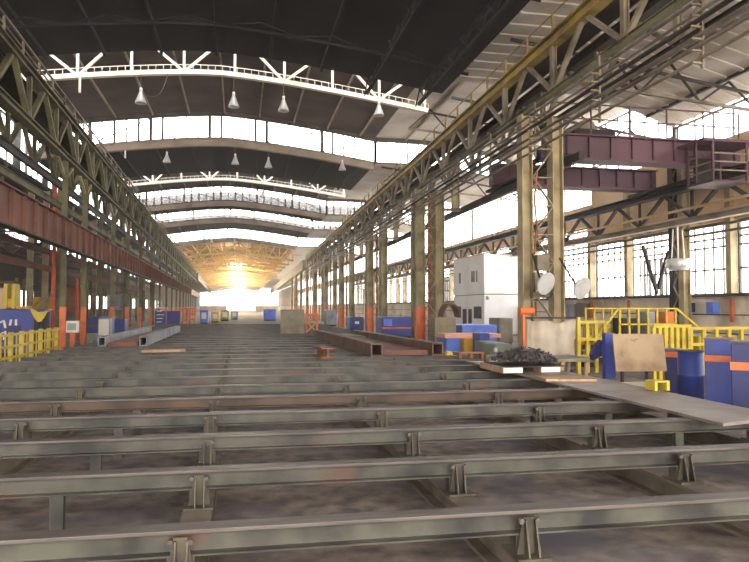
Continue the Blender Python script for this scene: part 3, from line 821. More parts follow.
# pale marks (illegible signs) as thin strokes on the front
mb = MB()
def stroke(x, z, xx, zz, w_=.09): mb.bar((x, ym - .006, z), (xx, ym - .006, zz), w_, .008, (0, 1, 0)) if False else mb.prism([(x - w_ / 2, ym - .01, z), (x + w_ / 2, ym - .01, z), (xx + w_ / 2, ym - .01, zz), (xx - w_ / 2, ym - .01, zz)], (0, .008, 0))
gx = atU(4, ym); 
for (a, b, c, d) in ((0, 1.42, .08, 1.1), (0, 1.42, -.16, 1.3), (.3, 1.45, .24, 1.12), (.5, 1.45, .5, 1.2), (.12, .98, .02, .62), (.12, .98, -.12, .86), (.42, .98, .3, .6), (.3, 1.0, .5, .86)):
    stroke(gx + a * .75, b * .8 + .05, gx + c * .75, d * .8 + .05, .07)
mb.build('painted_marks', 'white_paint', r)
# yellow attachments standing on the machine
def on_machine(name, label, cat, build):
    return build
g = root('yellow_guide', 'upright yellow guide block standing on the blue machine', 'guide block', (atU(9, ym + .4), ym + .4, zt))
for ua, ub in ((3, 7), (11, 15)):
    MB().box(atU(ua, ym + .4), ym + .4, zt + .002, atU(ub, ym + .4), ym + .9, zt + .85).build('side_plate', 'yellow_paint', g, bevel=.03)
MB().box(atU(7, ym + .4), ym + .45, zt + .05, atU(11, ym + .4), ym + .85, zt + .35).build('roller', 'ochre_paint', g)
tag(MB().box(atU(16, ym + .3), ym + .3, zt + .002, atU(27, ym + .3), ym + .9, zt + .1).build('yellow_tray', 'ochre_paint', loc=(atU(16, ym), ym, zt)), 'low ochre tray on the blue machine between the yellow guide block and the hook block', 'tray')
# yellow hooked block (curved cradle)
xa, xb = atU(35, ym), atU(55, ym)
g = root('yellow_cradle', 'curved yellow cradle block hanging at the end of the blue machine', 'cradle', ((xa + xb) / 2, ym - .5, 0))
pts = []
for i in range(13):
    t = i / 12
    pts.append((xa + (xb - xa) * t, ym - .5, zat(310 + 12 * math.sin(math.pi * min(1, t * 1.15)), ym - .5, 45)))
top = [(xa + (xb - xa) * t, ym - .5, zat(309 + 3 * math.sin(math.pi * t), ym - .5, 45)) for t in [1 - i / 12 for i in range(13)]]
MB().prism(pts + top, (0, .3, 0)).build('cradle', 'yellow_paint', g)
MB().box(xa + .1, ym - .45, 0, xa + .25, ym - .25, zat(311, ym, 40)).build('stand', 'dark_steel', g)
MB().box(xb - .25, ym - .45, 0, xb - .1, ym - .25, zat(312, ym, 40)).build('stand', 'dark_steel', g)

# machines between the slim posts further back
machine('blue_machine', 'blue machine with a grey cover beside the second orange foot', 'machine', 88, 112, 317, 31.2, .7, 'blue_paint', parts=(('stripe', 0, 1, .62, .72, .02, 'rust_plate'),))
r, x0, x1, zt = machine('grey_cabinet', 'light grey cabinet standing before the blue machine near the grey box sections', 'cabinet', 98, 110, 318, 29.6, .6, 'grey_cabinet', parts=(('door', .08, .92, .3, .95, .02, 'white_paint'),))
machine('blue_machine', 'blue block between the third and fourth orange feet', 'machine', 115, 125, 319, 36.0, .8, 'blue_paint')
# blue screens
for (ua, ub, yy, q) in ((155, 166, 51.0, 'the half with pale painted marks'), (167, 180, 54.0, 'the plain half')):
    a, b = atU(ua, yy), atU(ub, yy); zt = zat(311, yy, 165)
    r = root('blue_screen', 'tall blue welding screen past the seventh slim post, %s' % q, 'screen', (a, yy, 0), 'blue screens')
    MB().box(a, yy, .1, b, yy + .06, zt).build('panel', 'blue_paint', r)
    for x in (a + .03, b - .03): MB().box(x - .03, yy + .065, 0, x + .03, yy + .12, zt).build('leg', 'dark_steel', r)
    if ua == 155:
        mb = MB()
        for i in range(5): mb.box(a + .12, yy - .012, .5 + i * .26, a + .12 + .35 + .08 * (i % 3), yy - .002, .56 + i * .26)
        mb.build('painted_marks', 'white_paint', r)
# orange guards in the distance
for (ua, ub, yy, q) in ((183, 187, 60.0, 'nearer'), (190, 195, 66.0, 'farther')):
    a, b = atU(ua, yy), atU(ub, yy)
    r = root('orange_guard', 'orange guard frame past the blue screens, the %s one' % q, 'guard', (a, yy, 0), 'orange guards past the blue screens')
    for x in (a, b): MB().box(x - .06, yy - .06, 0, x + .06, yy + .06, 1.5).build('post', 'orange_paint', r)
    for z in (.4, .9, 1.4): MB().box(a + .06, yy - .04, z, b - .06, yy + .04, z + .12).build('rail', 'orange_paint', r)
# far row of small machines
far = [(200, 208, 310, 66, 'blue_light', 'pale blue'), (211, 219, 312, 72, 'ochre_paint', 'ochre'), (221, 229, 310, 80, 'yellow_paint', 'yellow'), (231, 238, 311, 88, 'grey_cabinet', 'grey')]
for ua, ub, vt, yy, m, q in far:
    machine('distant_machine', 'tiny %s machine at the far end of the rack' % q, 'machine', ua, ub, vt, yy, 2.0, m, parts=(('panel', .2, .8, .3, .8, .03, 'white_paint'),), grp='distant machines')
# red standpipes
for u, yy, zt, q in ((53, 27.0, 6.2, 'the tall one near the nearest post'), (77, 34.5, 3.0, 'the short one between the first two posts')):
    x = atU(u, yy)
    o = MB().tube((x, yy, .0), (x, yy, zt), .07, 8).build('standpipe', 'red_pipe', loc=(x, yy, 0))
    tag(o, 'red upright pipe behind the slim posts, %s' % q, 'pipe')
# second row: dim columns and runway of the side aisle
for k, (u, yy) in enumerate(((-30, 20.0), (37, 32.0), (88, 44.0), (118, 56.0), (140, 68.0))):
    x = -11.25
    yy = abs(x / (ray(u, 307).x / ray(u, 307).y))
    r = root('aisle_column', 'dim riveted column in the side aisle behind the fence, %s from the front' % ('first', 'second', 'third', 'fourth', 'fifth')[k], 'column', (x, yy, 0), 'columns of the fence side aisle', 'thing')
    for s in (-.4, .4): MB().ibeam((x + s, yy, 0), (x + s, yy, 8.22), .25, .3, .03, .03, (1, 0, 0)).build('leg', 'column_pale' if k < 2 else 'column_olive', r)
    mb = MB(); z = .3; s = 1
    while z < 8:
        mb.bar((x - .28 * s, yy - .13, z), (x + .28 * s, yy - .13, z + .6), .02, .07, (0, 1, 0)); z += .6; s = -s
    mb.build('lacing', 'lattice_olive', r)
for z, x, h, q in ((4.25, -12.2, .5, 'heavy lower'), (6.75, -12.2, .4, 'upper')):
    o = MB().ibeam((x, 4, z), (x, 90, z), .35, h, .05, .04).build('runway_beam', 'dark_steel', loc=(x, 4, z))
    tag(o, '%s dark runway beam in the side aisle behind the fence' % q, 'beam')
# aisle cross members seen through the lattice
for k, yy in enumerate((14, 20, 26, 32, 38, 44, 52, 60)):
    r = root('tie_frame', 'dim lattice tie across the fence side aisle, %s from the front' % ('first', 'second', 'third', 'fourth', 'fifth', 'sixth', 'seventh', 'eighth')[k], 'tie', (-14, yy, 5.6), 'ties across the fence side aisle')
    MB().bar((-16.9, yy, 5.4), (-11.9, yy, 5.4), .1, .12).build('bottom_chord', 'dark_steel', r)
    MB().bar((-16.9, yy, 6.2), (-11.9, yy, 6.2), .1, .12).build('top_chord', 'dark_steel', r)
    mb = MB()
    for i in range(5): mb.bar((-16.9 + i * .9, yy, 5.46 if i % 2 else 6.14), (-16 + i * .9, yy, 6.14 if i % 2 else 5.46), .06, .06)
    mb.build('lacing', 'lattice_olive', r)
# aisle machines as dim shapes
for k, (yy, m, h, q) in enumerate(((30, 'wall_tan', 2.0, 'tan'), (37, 'blue_dark', 1.8, 'dark blue'), (43, 'rust_bright', 2.4, 'rusty'), (50, 'ochre_paint', 1.9, 'ochre'), (58, 'grey_cabinet', 2.2, 'grey'))):
    x = -9.8 - (k % 2) * 3.5
    r = root('storage_rack', 'dim storage rack with a %s cover in the side aisle behind the slim posts' % q, 'rack', (x, yy, 0), 'storage racks of the fence side aisle')
    for sx in (-.9, .9):
        for sy in (-.5, .5): MB().box(x + sx - .05, yy + sy - .05, 0, x + sx + .05, yy + sy + .05, h + .8).build('upright', 'lattice_olive', r)
    for z in (.3, 1.3, h + .6): MB().box(x - .95, yy - .55, z, x + .95, yy + .55, z + .06).build('shelf', 'rust_plate', r)
    MB().box(x - .8, yy - .45, 1.365, x + .8, yy + .45, h + .4).build('cover', m, r, bevel=.05)
# ------------------------------------------------------------------ window side: wall column and runway
yw = 22.2
r = root('wall_column', 'dark built-up wall column between the tall windows with a floodlight ring', 'column', (XR - .45, yw, 0), None, 'thing')
for s in (-.28, .28): MB().ibeam((XR - .45, yw + s, 0), (XR - .45, yw + s, 7.4), .3, .3, .03, .03, (1, 0, 0)).build('leg', 'column_pale' if s < 0 else 'dark_steel', r)
mb = MB(); z = .4; s = 1
while z < 7: mb.bar((XR - .62, yw - .14 * s, z), (XR - .62, yw + .14 * s, z + .4), .02, .06, (1, 0, 0)); z += .4; s = -s
mb.build('lacing', 'lattice_grey', r)
for k, (dy, top, q) in enumerate(((2.2, 4.55, 'longer one leaning away from the column'), (1.0, 4.5, 'shorter one leaning towards the column'))):
    xs_ = XR - .24
    p0 = atX(659.5 - k * 2.5, 297 - k * 8, xs_); p1 = atX((645, 668)[k], (246, 251)[k], xs_)
    p0.z = max(p0.z, 2.14); p0.x += .13 * k - .1; p1.x = p0.x
    mb = MB().bar(p0, p1, .09, .14)
    tag(mb.build('raking_strut', 'dark_steel', loc=p0), 'dark raking strut beside the wall column, %s' % q, 'strut', 'raking struts at the wall column')
# floodlight ring
r = root('ring_floodlight', 'pale ring of lamps on the wall column before the tall windows', 'floodlight', (XR - 1.12, yw - .85, 3.2))
mb = MB()
for i in range(20):
    a, b = 2 * math.pi * i / 20, 2 * math.pi * (i + 1) / 20
    mb.tube((XR - 1.12 + .36 * math.cos(a), yw - .85 + .36 * math.sin(a), 3.1), (XR - 1.12 + .36 * math.cos(b), yw - .85 + .36 * math.sin(b), 3.1), .08, 8)
mb.build('ring', 'lamp_grey', r)
MB().lathe((XR - 1.12, yw - .85, 3.1), [(.3, -.16), (.4, -.02), (.42, .2), (.36, .24), (.36, .02), (.28, -.14), (.3, -.16)], 20).build('basket', 'lamp_grey', r)
MB().tube((XR - 1.12, yw - .85, 3.1), (XR - 1.12, yw - .85, 4.5), .03).bar((XR - 1.45, yw - .85, 3.1), (XR - .78, yw - .85, 3.1), .05, .05).build('stem', 'white_paint', r)
MB().tube((XR - 1.39, yw - .85, 3.13), (XR - 1.3, yw - .85, 4.4), .02).tube((XR - .85, yw - .85, 3.13), (XR - .94, yw - .85, 4.4), .02).build('hanger_rod', 'white_paint', r)

XW = 15.35
def wall_girder():
    r = root('wall_runway', 'long dark lattice runway along the tan wall above the tall windows', 'crane girder', (XW, 4, 4.5))
    MB().ibeam((XW, 4, 5.82), (XW, 95, 5.82), .4, .26, .04, .05).build('top_chord', 'dark_steel', r)
    MB().ibeam((XW, 4, 4.62), (XW, 95, 4.62), .3, .2, .03, .04).build('bottom_chord', 'truss_tan', r)
    MB().box(XW + .25, 4, 4.78, XW + .35, 95, 4.88).box(XW - .35, 4, 4.95, XW - .27, 95, 5.03).build('side_rail', 'wall_tan', r)
    y = 5.0
    while y < 94:
        MB().bar((XW, y, 4.73), (XW, y + 1.5, 5.68), .12, .1).bar((XW, y + 3.1, 4.73), (XW, y + 1.6, 5.68), .12, .1).build('diagonal', 'dark_steel', r)
        MB().bar((XW, y, 4.73), (XW, y, 5.68), .08, .08).build('web_post', 'dark_steel', r)
        MB().bar((XW + .17, y + .8, 4.66), (XR - .2, y + .8, 4.66), .1, .08).build('wall_bracket', 'dark_steel', r)
        y += 3.1
    return r
wall_girder()
# conduits along the wall above the windows
for k, (z, q) in enumerate(((4.45, 'upper'), (4.2, 'lower'))):
    tag(MB().tube((XR - .4, 4, z), (XR - .4, 95, z), .05).build('wall_conduit', 'pipe_grey', loc=(XR - .4, 4, z)), '%s grey conduit running across the tops of the tall windows' % q, 'pipe')
# runway beam on the double columns for the aisle crane
XC = lambda y: xr(y, 1.98)
tag(MB().bar((XC(17), 17, 5.83), (XC(90), 90, 5.83), .16, .25).build('runway_beam', 'dark_steel', loc=(XC(17), 17, 5.7)), 'dark runway beam carrying the purple crane beside the double columns', 'beam')

# ------------------------------------------------------------------ overhead crane of the side aisle
yg = 18.7
r = root('overhead_crane', 'purple overhead travelling crane with two girders and a hanging cabin', 'crane', (12, yg, 5.97))
for k, y in enumerate((yg, yg + 4.4)):
    g = MB().box(9.0, y - .22, 6.14, 15.6, y + .22, 6.78).build('girder', 'crane_purple', r)
    MB().box(9.0, y - .34, 6.79, 15.6, y + .34, 6.84).build('top_flange', 'crane_purple', g)
    MB().box(9.0, y - .34, 6.06, 15.6, y + .34, 6.13).build('bottom_flange', 'crane_purple', g)
    for i in range(9): MB().box(9.6 + i * .72, y - .3, 6.135, 9.63 + i * .72, y - .225, 6.785).build('stiffener', 'crane_purple', g)
for x in (9.36, 15.35): MB().box(x - .2, yg - 1.0, 5.97, x + .2, yg + 5.4, 6.055).build('end_carriage', 'dark_steel', r)
mb = MB()
for z in (7.3, 7.75): mb.box(9.1, yg - .32, z - .02, 15.5, yg - .28, z + .02)
x = 9.1
while x < 15.6: mb.box(x - .02, yg - .32, 6.845, x + .02, yg - .28, 7.75); x += 1.28
mb.build('walkway_railing', 'crane_purple', r)
t = MB().box(10.4, yg + .7, 6.85, 11.8, yg + 3.7, 7.3).build('trolley', 'dark_steel', r)
MB().tube((11.1, yg + 1.2, 7.5), (11.1, yg + 3.2, 7.5), .28, 12).build('hoist_drum', 'truss_tan', t)
MB().box(10.4, yg + .15, 6.845, 10.6, yg + 4.25, 6.95).box(11.6, yg + .15, 6.845, 11.8, yg + 4.25, 6.95).build('trolley_rail', 'dark_steel', t)
cx0, cx1, cy0, cy1 = 13.55, 14.75, yg - 1.55, yg - .36
c = MB().box(cx0, cy0, 5.3, cx1, cy1, 5.36).build('cabin', 'crane_purple', r, 'open framed operator cabin')
MB().box(cx0 - .3, cy0, 6.5, cx1 + .5, cy1, 6.58).build('cabin_roof', 'crane_purple', c)
for x in (cx0 + .03, cx1 - .03):
    for y in (cy0 + .03, cy1 - .03): MB().box(x - .03, y - .03, 5.36, x + .03, y + .03, 6.5).build('cabin_post', 'crane_purple', c)
mb = MB()
for z in (5.65, 5.9, 6.15): mb.box(cx0 + .06, cy0, z - .02, cx1 - .06, cy0 + .04, z + .02).box(cx0, cy0 + .06, z - .02, cx0 + .04, cy1 - .06, z + .02)
mb.build('cabin_rail', 'truss_tan', c)
MB().box(cx0 + .2, cy1 - .2, 5.365, cx0 + .75, cy1 - .06, 6.2).build('control_cupboard', 'dark_steel', c)
ld = MB()
for s in (0, .35): ld.box(cx0 - .32, cy0 + .3 + s, 5.3, cx0 - .28, cy0 + .34 + s, 6.5)
for i in range(5): ld.box(cx0 - .31, cy0 + .34, 5.4 + i * .24, cx0 - .29, cy0 + .65, 5.43 + i * .24)
ld.build('ladder', 'crane_purple', c)

# ------------------------------------------------------------------ white two storey cabin
xc = 13.6; yc0 = 36.1; yc1 = 41.6; zc1 = zat(254, yc0, 484)
r = root('white_cabin', 'white two storey site cabin standing before the windows behind the blue machines', 'cabin', (15, 38, 0))
MB().box(xc, yc0, .05, 16.15, yc1, zc1 * .5).build('lower_storey', 'cabin_white', r, bevel=.03)
MB().box(xc, yc0, zc1 * .5 + .04, 16.15, yc1, zc1).build('upper_storey', 'cabin_white', r, bevel=.03)
MB().box(xc + .05, yc0 + .05, zc1 * .5 + .002, 16.1, yc1 - .05, zc1 * .5 + .038).box(xc + .05, yc0 + .05, 0, 16.1, yc1 - .05, .048).build('joint', 'lattice_grey', r)
for k, (a, b) in enumerate(((.1, .26), (.7, .92))):
    MB().box(xc - .03, yc0 + (yc1 - yc0) * (1 - b), .95, xc - .002, yc0 + (yc1 - yc0) * (1 - a), 1.65).build('window', 'black', r, 'dark lower window')
for k, (a, b) in enumerate(((.33, .45), (.52, .62))):
    MB().box(xc - .03, yc0 + (yc1 - yc0) * (1 - b), .15, xc - .002, yc0 + (yc1 - yc0) * (1 - a), 1.5).build('door_pane', 'black', r, 'dark door pane')
for a, b in ((.2, .26), (.62, .72), (.77, .8)):
    MB().box(xc - .03, yc0 + (yc1 - yc0) * (1 - b), 3.1, xc - .002, yc0 + (yc1 - yc0) * (1 - a), 3.75).build('window', 'grey_cabinet', r, 'small grey upper window')
l = MB().tube((xc + .1, yc0 - .25, 2.2), (xc + .1, yc0 - .035, 2.2), .03).lathe((xc + .1, yc0 - .3, 2.1), [(.02, .14), (.1, 0), (.12, -.06)], 10).build('outside_lamp', 'grey_cabinet', r)

# ------------------------------------------------------------------ machines between columns and cabin
r, x0, x1, zt = machine('blue_machine', 'light blue box machine with a salmon top strip beside the rusty box section', 'machine', 446, 463, 338, 19.5, 1.1, 'blue_light')
MB().box(x0 - .05, 19.45, zt + .002, x1 + 1.2, 20.5, zt + .12).build('top_strip', 'salmon_paint', r)
r, x0, x1, zt = machine('ochre_cabinet', 'ochre gear cabinet between the light blue machine and the dark blue block', 'cabinet', 464, 478, 338.5, 19.0, .4, 'ochre_paint', bev=.02)
for i in range(3): MB().box(x1 - .14, 18.9, .25 + i * .24, x1 - .02, 18.995, .4 + i * .24).build('lug', 'ochre_paint', r)
machine('dark_blue_block', 'dark blue machine block right of the ochre gear cabinet', 'machine', 479, 490, 333, 18.2, .6, 'blue_paint')
machine('blue_bench', 'long pale blue machine bed below the white cabin, dark blue at one end', 'machine', 462, 497, 325, 25.0, 2.0, 'blue_light', parts=(('end_panel', -.22, -.005, 0, 1, -.4, 'blue_dark'),))
machine('beige_block', 'tall beige cupboard between the pale blue bed and the canvas screen', 'cupboard', 499, 513, 318, 26.5, 1.2, 'grey_slab', parts=(('door', .1, .9, .1, .95, .02, 'grey_slab'),))
machine('grey_block', 'grey green box with pale fittings before the beige cupboard', 'box', 495, 511, 343.5, 16.6, 1.6, 'grey_green', parts=(('fitting', -.12, .02, .62, .8, .12, 'white_paint'), ('fitting', -.12, .02, .15, .35, .12, 'white_paint')))
# small brackets standing on the rack ends
for k, (u, v, m, q) in enumerate(((457, 357, 'yellow_paint', 'yellow wedge block on the rack before the light blue machine'), (474, 360, 'rust_bright', 'small rusty stop block on the rack before the ochre gear cabinet'), (492, 362, 'lattice_grey', 'small grey stop block on the rack before the dark blue block'))):
    p = atZ(u, v, ZBT + .003); p.y = Y1 + DY * round((p.y - Y1) / DY) - .07; p.x = min(p.x, 5.2)
    wdt = (.09, .26, .3)[k]; ZS = zq - ZBT if (p.x > 4.4 and p.y < 13.5) else .003
    mb = MB()
    if k == 0: mb.prism([(p.x - wdt, p.y, ZBT + ZS), (p.x + wdt, p.y, ZBT + ZS), (p.x + wdt * .6, p.y, ZBT + ZS + .087), (p.x - wdt * .6, p.y, ZBT + ZS + .087)], (0, .2, 0))
    else:
        for s in (-1, 0, 1): mb.box(p.x + s * wdt - .03, p.y, ZBT + ZS, p.x + s * wdt + .03, p.y + .16, ZBT + ZS + .127)
        mb.box(p.x - wdt - .03, p.y, ZBT + ZS + .128, p.x + wdt + .03, p.y + .16, ZBT + ZS + .157)
    tag(mb.build('stop_block', m, loc=(p.x, p.y, ZBT)), q, 'stop block', 'stop blocks on the rack')
# concrete pier with side box and half round cover
yq = 24.5
xa, xb, xc_ = atU(435, yq), atU(447, yq), atU(457, yq)
zt = zat(317.5, yq, 441)
tag(MB().box(xa, yq, 0, xb, yq + .9, zt).build('concrete_pier', 'concrete', loc=(xa, yq, 0), bevel=.02), 'concrete pier before the second double column', 'pier')
tag(MB().box(xb + .02, yq + .1, 0, xc_, yq + .8, zt - .02).build('grey_cupboard', 'grey_slab', loc=(xb, yq, 0), bevel=.02), 'pale grey cupboard standing against the concrete pier', 'cupboard')
mb = MB(); n = 14; xm = (xb + xc_) / 2 + .05; rd = .36
outer = [(xm + rd * math.cos(math.pi * i / n), yq + .15, zt + .004 + rd * 1.5 * math.sin(math.pi * i / n)) for i in range(n + 1)]
inner = [(xm + (rd - .05) * math.cos(math.pi * i / n), yq + .15, zt + .004 + (rd - .05) * 1.5 * math.sin(math.pi * i / n)) for i in range(n, -1, -1)]
mb.prism(outer + inner, (0, .7, 0))
tag(mb.build('arched_cover', 'rust_plate', loc=(xm, yq, zt)), 'brown half round cover on the concrete pier below the white cabin', 'cover')

# machines of the far window side, between the columns
def fm(u0, u1, vt, y, m, label, name='blue_machine', parts=(), grp=None): machine(name, label, 'machine', u0, u1, vt, y, 1.5, m, parts=parts, grp=grp)
fm(382, 415, 317, 33.0, 'blue_paint', 'blue machine with a salmon stripe between the second and third double columns', parts=(('stripe', 0, 1, .4, .48, .02, 'orange_paint'), ('panel', .05, .3, .55, .9, .02, 'blue_light')))
fm(350, 364, 317, 44.0, 'blue_paint', 'blue machine with a white plate between the third and fourth double columns', parts=(('plate', .35, .65, .45, .65, .02, 'white_paint'),))
fm(326, 337, 310, 56.0, 'grey_cabinet', 'dark grey tall cabinet past the fourth double column', 'grey_cabinet')
fm(264, 276, 309, 80.0, 'blue_light', 'distant pale blue machine beside the grey square panel', 'distant_machine')

# ------------------------------------------------------------------ canvas screen
yk = yc[0] - 1.6
xa, xb = atU(524, yk), atU(577, yk)
zt, zb = zat(319.5, yk, 550), zat(358, yk, 550)
r = root('canvas_screen', 'tan canvas screen hung between an orange post and a yellow post', 'screen', (xa, yk, 0))
sag = random.Random(3)
def cv(u, v):
    x = xa + .05 + (xb - xa - .1) * u
    return V((x, yk - .03 * math.sin(u * 17 + v * 3) - .035 * math.sin(u * 7 - v * 5) - .02 * math.sin(u * 31), zb + (zt - zb) * v - .06 * math.sin(math.pi * u) * v * (1 + .6 * math.sin(u * 12))))
o = MB().grid(cv, 40, 16, True).build('canvas', 'canvas', r)
so = o.modifiers.new('solid', 'SOLIDIFY'); so.thickness = .012
MB().box(xa - .05, yk - .05, 0, xa + .01, yk + .05, zt + .1).build('post', 'orange_paint', r, 'orange post')
MB().box(xb - .02, yk - .05, 0, xb + .06, yk + .05, zt + .05).build('post', 'yellow_paint', r, 'yellow post')
MB().box(xa + .015, yk - .02, zt + .015, xb - .025, yk + .03, zt + .06).build('top_rail', 'dark_steel', r)
tag(MB().tube((xa - .12, yk - .02, zt + .2), (xa + .22, yk - .02, zt + .2), .085, 14).box(xa - .06, yk - .04, zt + .105, xa, yk + .02, zt + .13).build('orange_drum', 'orange_paint', loc=(xa, yk, zt + .105)), 'orange cable drum on top of the orange post of the canvas screen', 'drum')

# equipment on the nearest double column
xk, ykc = xr(yc[0], 0), yc[0]
for k, (u, v, q) in enumerate(((541, 281.5, 'between the two legs'), (577, 286, 'sticking out towards the tall windows'))):
    yy = ykc - 1.2
    x, z = atU(u, yy), zat(v, yy, u)
    r = root('floodlight', 'round grey floodlight on the nearest double column, the one %s' % q, 'floodlight', (x, yy, z), 'floodlights on the nearest double column')
    d = V((.35, -.8, -.3)).normalized()
    MB().tube((x, yy, z), V((x, yy, z)) + d * .16, .12, 18, .27).tube(V((x, yy, z)) + d * .162, V((x, yy, z)) + d * .19, .28, 18).build('reflector', 'lamp_grey', r, bevel=.005)
    e = V((xr(ykc, .86 if k else .1), ykc - .2, z + .75))
    MB().tube((x, yy, z), e, .025, 6).build('arm', 'dark_steel', r)
yy = ykc - .34
xa, xb = atU(531, yy), atU(549, yy)
r = root('switch_cabinet', 'dark cluster of switch boxes and coiled cable on the nearest double column', 'switch box', (xa, yy, 2.0))
for z0_, z1_, a, b in ((2.05, 2.5, .1, .55), (2.55, 2.95, .25, .9), (1.85, 2.02, .0, .9)):
    MB().box(xa + (xb - xa) * a, yy - .14, z0_, xa + (xb - xa) * b, yy + .06, z1_).build('box', 'lattice_grey', r, bevel=.01)
mb = MB()
for k in range(5):
    c = V((xa + (xb - xa) * .75, yy - .2, 1.95 + k * .12)); q = [c + V((.13 * math.cos(t * .63), 0.02 * k, .1 * math.sin(t * .63))) for t in range(11)]
    mb.path(q, .014, 5)
mb.build('cable_coil', 'rubber', r)
mb = MB()
mb.path([(xa + .1, yy, 2.96), (xa + .18, yy, 3.7), (xa + .12, yy, 4.4), (xa + .2, yy, 5.1)], .03, 6)
tag(mb.build('riser_pipe', 'rust_bright', loc=(xa, yy, 2.96)), 'rusty riser pipe between the legs of the nearest double column', 'pipe')

# ------------------------------------------------------------------ slab table, blue stand, brown sheet
yt = 11.2
xa, xb = atU(557, yt), atU(594, yt); zt = zat(358.5, yt, 575)
r = root('work_table', 'pale slab table between the canvas screen and the blue stand', 'table', (xa, yt, 0))
MB().box(xa, yt, zt - .06, xb, yt + .95, zt).build('table_top', 'grey_slab', r, bevel=.008)
for sx in (xa + .12, xb - .12):
    for sy in (yt + .12, yt + .8): MB().bar((sx - .04, sy, 0), (sx + .03, sy, zt - .062), .06, .06).build('leg', 'wood_pale', r)
MB().box(xa + .16, yt + .3, .25, xb - .16, yt + .7, .3).build('shelf', 'rust_plate', r)
yb_ = 10.9
xa, xb = atU(605, yb_), atU(615, yb_); zt = zat(333, yb_, 610)
r = root('blue_stand', 'narrow upright blue stand with a curved blade beside the brown sheet', 'stand', (xa, yb_, 0))
MB().box(xa, yb_, .051, xb, yb_ + .12, zt).build('column', 'blue_paint', r, bevel=.01)
bl = [(xa - .01, yb_ + .1, zat(344, yb_)), (xa - .13, yb_ + .1, zat(351, yb_)), (xa - .2, yb_ + .1, zat(361, yb_)), (xa - .17, yb_ + .1, zat(367, yb_)), (xa - .01, yb_ + .1, zat(362, yb_))]
MB().prism(bl, (0, .12, 0)).build('blade', 'blue_dark', r)
MB().box(xa - .1, yb_ - .05, 0, xb + .08, yb_ + .3, .05).build('base_plate', 'blue_dark', r)
yb_ = 10.2
xa, xb = atU(615.5, yb_), atU(667, yb_ - .15)
z1, z0_ = zat(334, yb_, 640), zat(371, yb_, 640)
r = root('brown_sheet', 'tilted brown sheet panel on a pale trolley beside the blue stand', 'sheet', (xa, yb_, 0))
MB().prism([(xa, yb_, z0_), (xb, yb_ - .12, z0_), (xb, yb_ - .02, z1), (xa, yb_ + .1, z1)], (0, .025, 0)).build('sheet', 'brown_sheet', r)
MB().box(xa + .12, yb_ + .15, .25, xb - .1, yb_ + .7, .35).box(xa + .08, yb_ - .1, .02, xb - .08, yb_ + .1, .22).build('trolley', 'grey_slab', r, 'pale trolley base')
for s in (xa + .2, xb - .2): MB().bar((s, yb_ + .16, .352), (s, yb_ + .13, z1 - .1), .04, .04).build('prop', 'dark_steel', r)
p = atZ(655, 391, zq)
r = root('yellow_clamp', 'small low yellow frame on the edge of the plank walkway below the brown sheet', 'clamp', (p.x, p.y, zq))
for x in (p.x + .02, p.x + .2): MB().box(x - .02, p.y, zq + .002, x + .02, p.y + .22, zq + .11).build('side_plate', 'yellow_paint', r)
MB().box(p.x + .0, p.y, zq + .111, p.x + .22, p.y + .22, zq + .13).build('top_plate', 'yellow_paint', r)

# ------------------------------------------------------------------ blue bins
def atD(u, d): return ray(u, 307) * (d / F)        # horizontal offset of column u at depth d
def bin_(label, ua, ub, vt, d, dep, m, band=None):
    """a bin turned towards the aisle, its front between columns ua and ub"""
    C_ = atD((ua + ub) / 2, d); C_.z = 0; n = C_.normalized(); e = V((n.y, -n.x, 0))
    L_ = (ub - ua) * d / F * math.cos(math.atan(((ua + ub) / 2 - 374.5) / F)); A = C_ - e * L_ / 2
    zt = CAMZ + (307 - vt) * d / F
    r = root('blue_bin', label, 'bin', (A.x, A.y, 0), 'blue bins beside the plank walkway')
    def blk(a, b, z0, z1, f0, f1): return [A + e * a + n * f0 + V((0, 0, z0)), A + e * b + n * f0 + V((0, 0, z0)), A + e * b + n * f1 + V((0, 0, z0)), A + e * a + n * f1 + V((0, 0, z0))], (0, 0, z1 - z0)
    MB().prism(*blk(0, L_, .01, zt, 0, dep)).build('body', m, r, bevel=.012)
    MB().prism(*blk(-.012, L_ + .012, zt + .001, zt + .03, -.012, dep + .012)).build('rim', 'pipe_grey', r)
    if band:
        z1, z0 = CAMZ + (307 - band[0]) * d / F, CAMZ + (307 - band[1]) * d / F
        MB().prism(*blk(-.012, L_ + .012, z0, z1, -.012, -.001)).build('band', 'orange_paint', r, 'orange band')
    return r
bin_('nearest dark blue bin with an orange band, at the picture edge', 729.5, 775, 343.5, 9.7, .4, 'blue_dark', (362.5, 370.5))
bin_('tall blue bin with an orange band between the round drum and the nearest dark bin', 703.5, 732, 340, 10.9, .5, 'blue_paint', (355.5, 361.5))
bin_('low dark blue bin with an orange band between the brown sheet and the round drum', 664, 679, 350.5, 12.6, .4, 'blue_dark', (351.5, 357))
dd = 11.75; pm = atD(689.6, dd); zt = CAMZ + (307 - 351) * dd / F
r = root('blue_drum', 'round blue drum between two blue bins beside the plank walkway', 'drum', (pm.x, pm.y, 0))
rr = 12.0 * dd / F
MB().lathe((pm.x, pm.y, .01), [(0, 0), (rr, 0), (rr, zt * .48), (rr + .012, zt * .5), (rr, zt * .52), (rr, zt - .02), (rr - .02, zt - .01), (rr - .03, zt - .08), (0, zt - .08)], 32).build('body', 'blue_paint', r)
MB().lathe((pm.x, pm.y, zt - .005), [(rr - .02, 0), (rr + .012, 0), (rr + .012, .025), (rr - .02, .025), (rr - .02, 0)], 32).build('rim', 'pipe_grey', r)

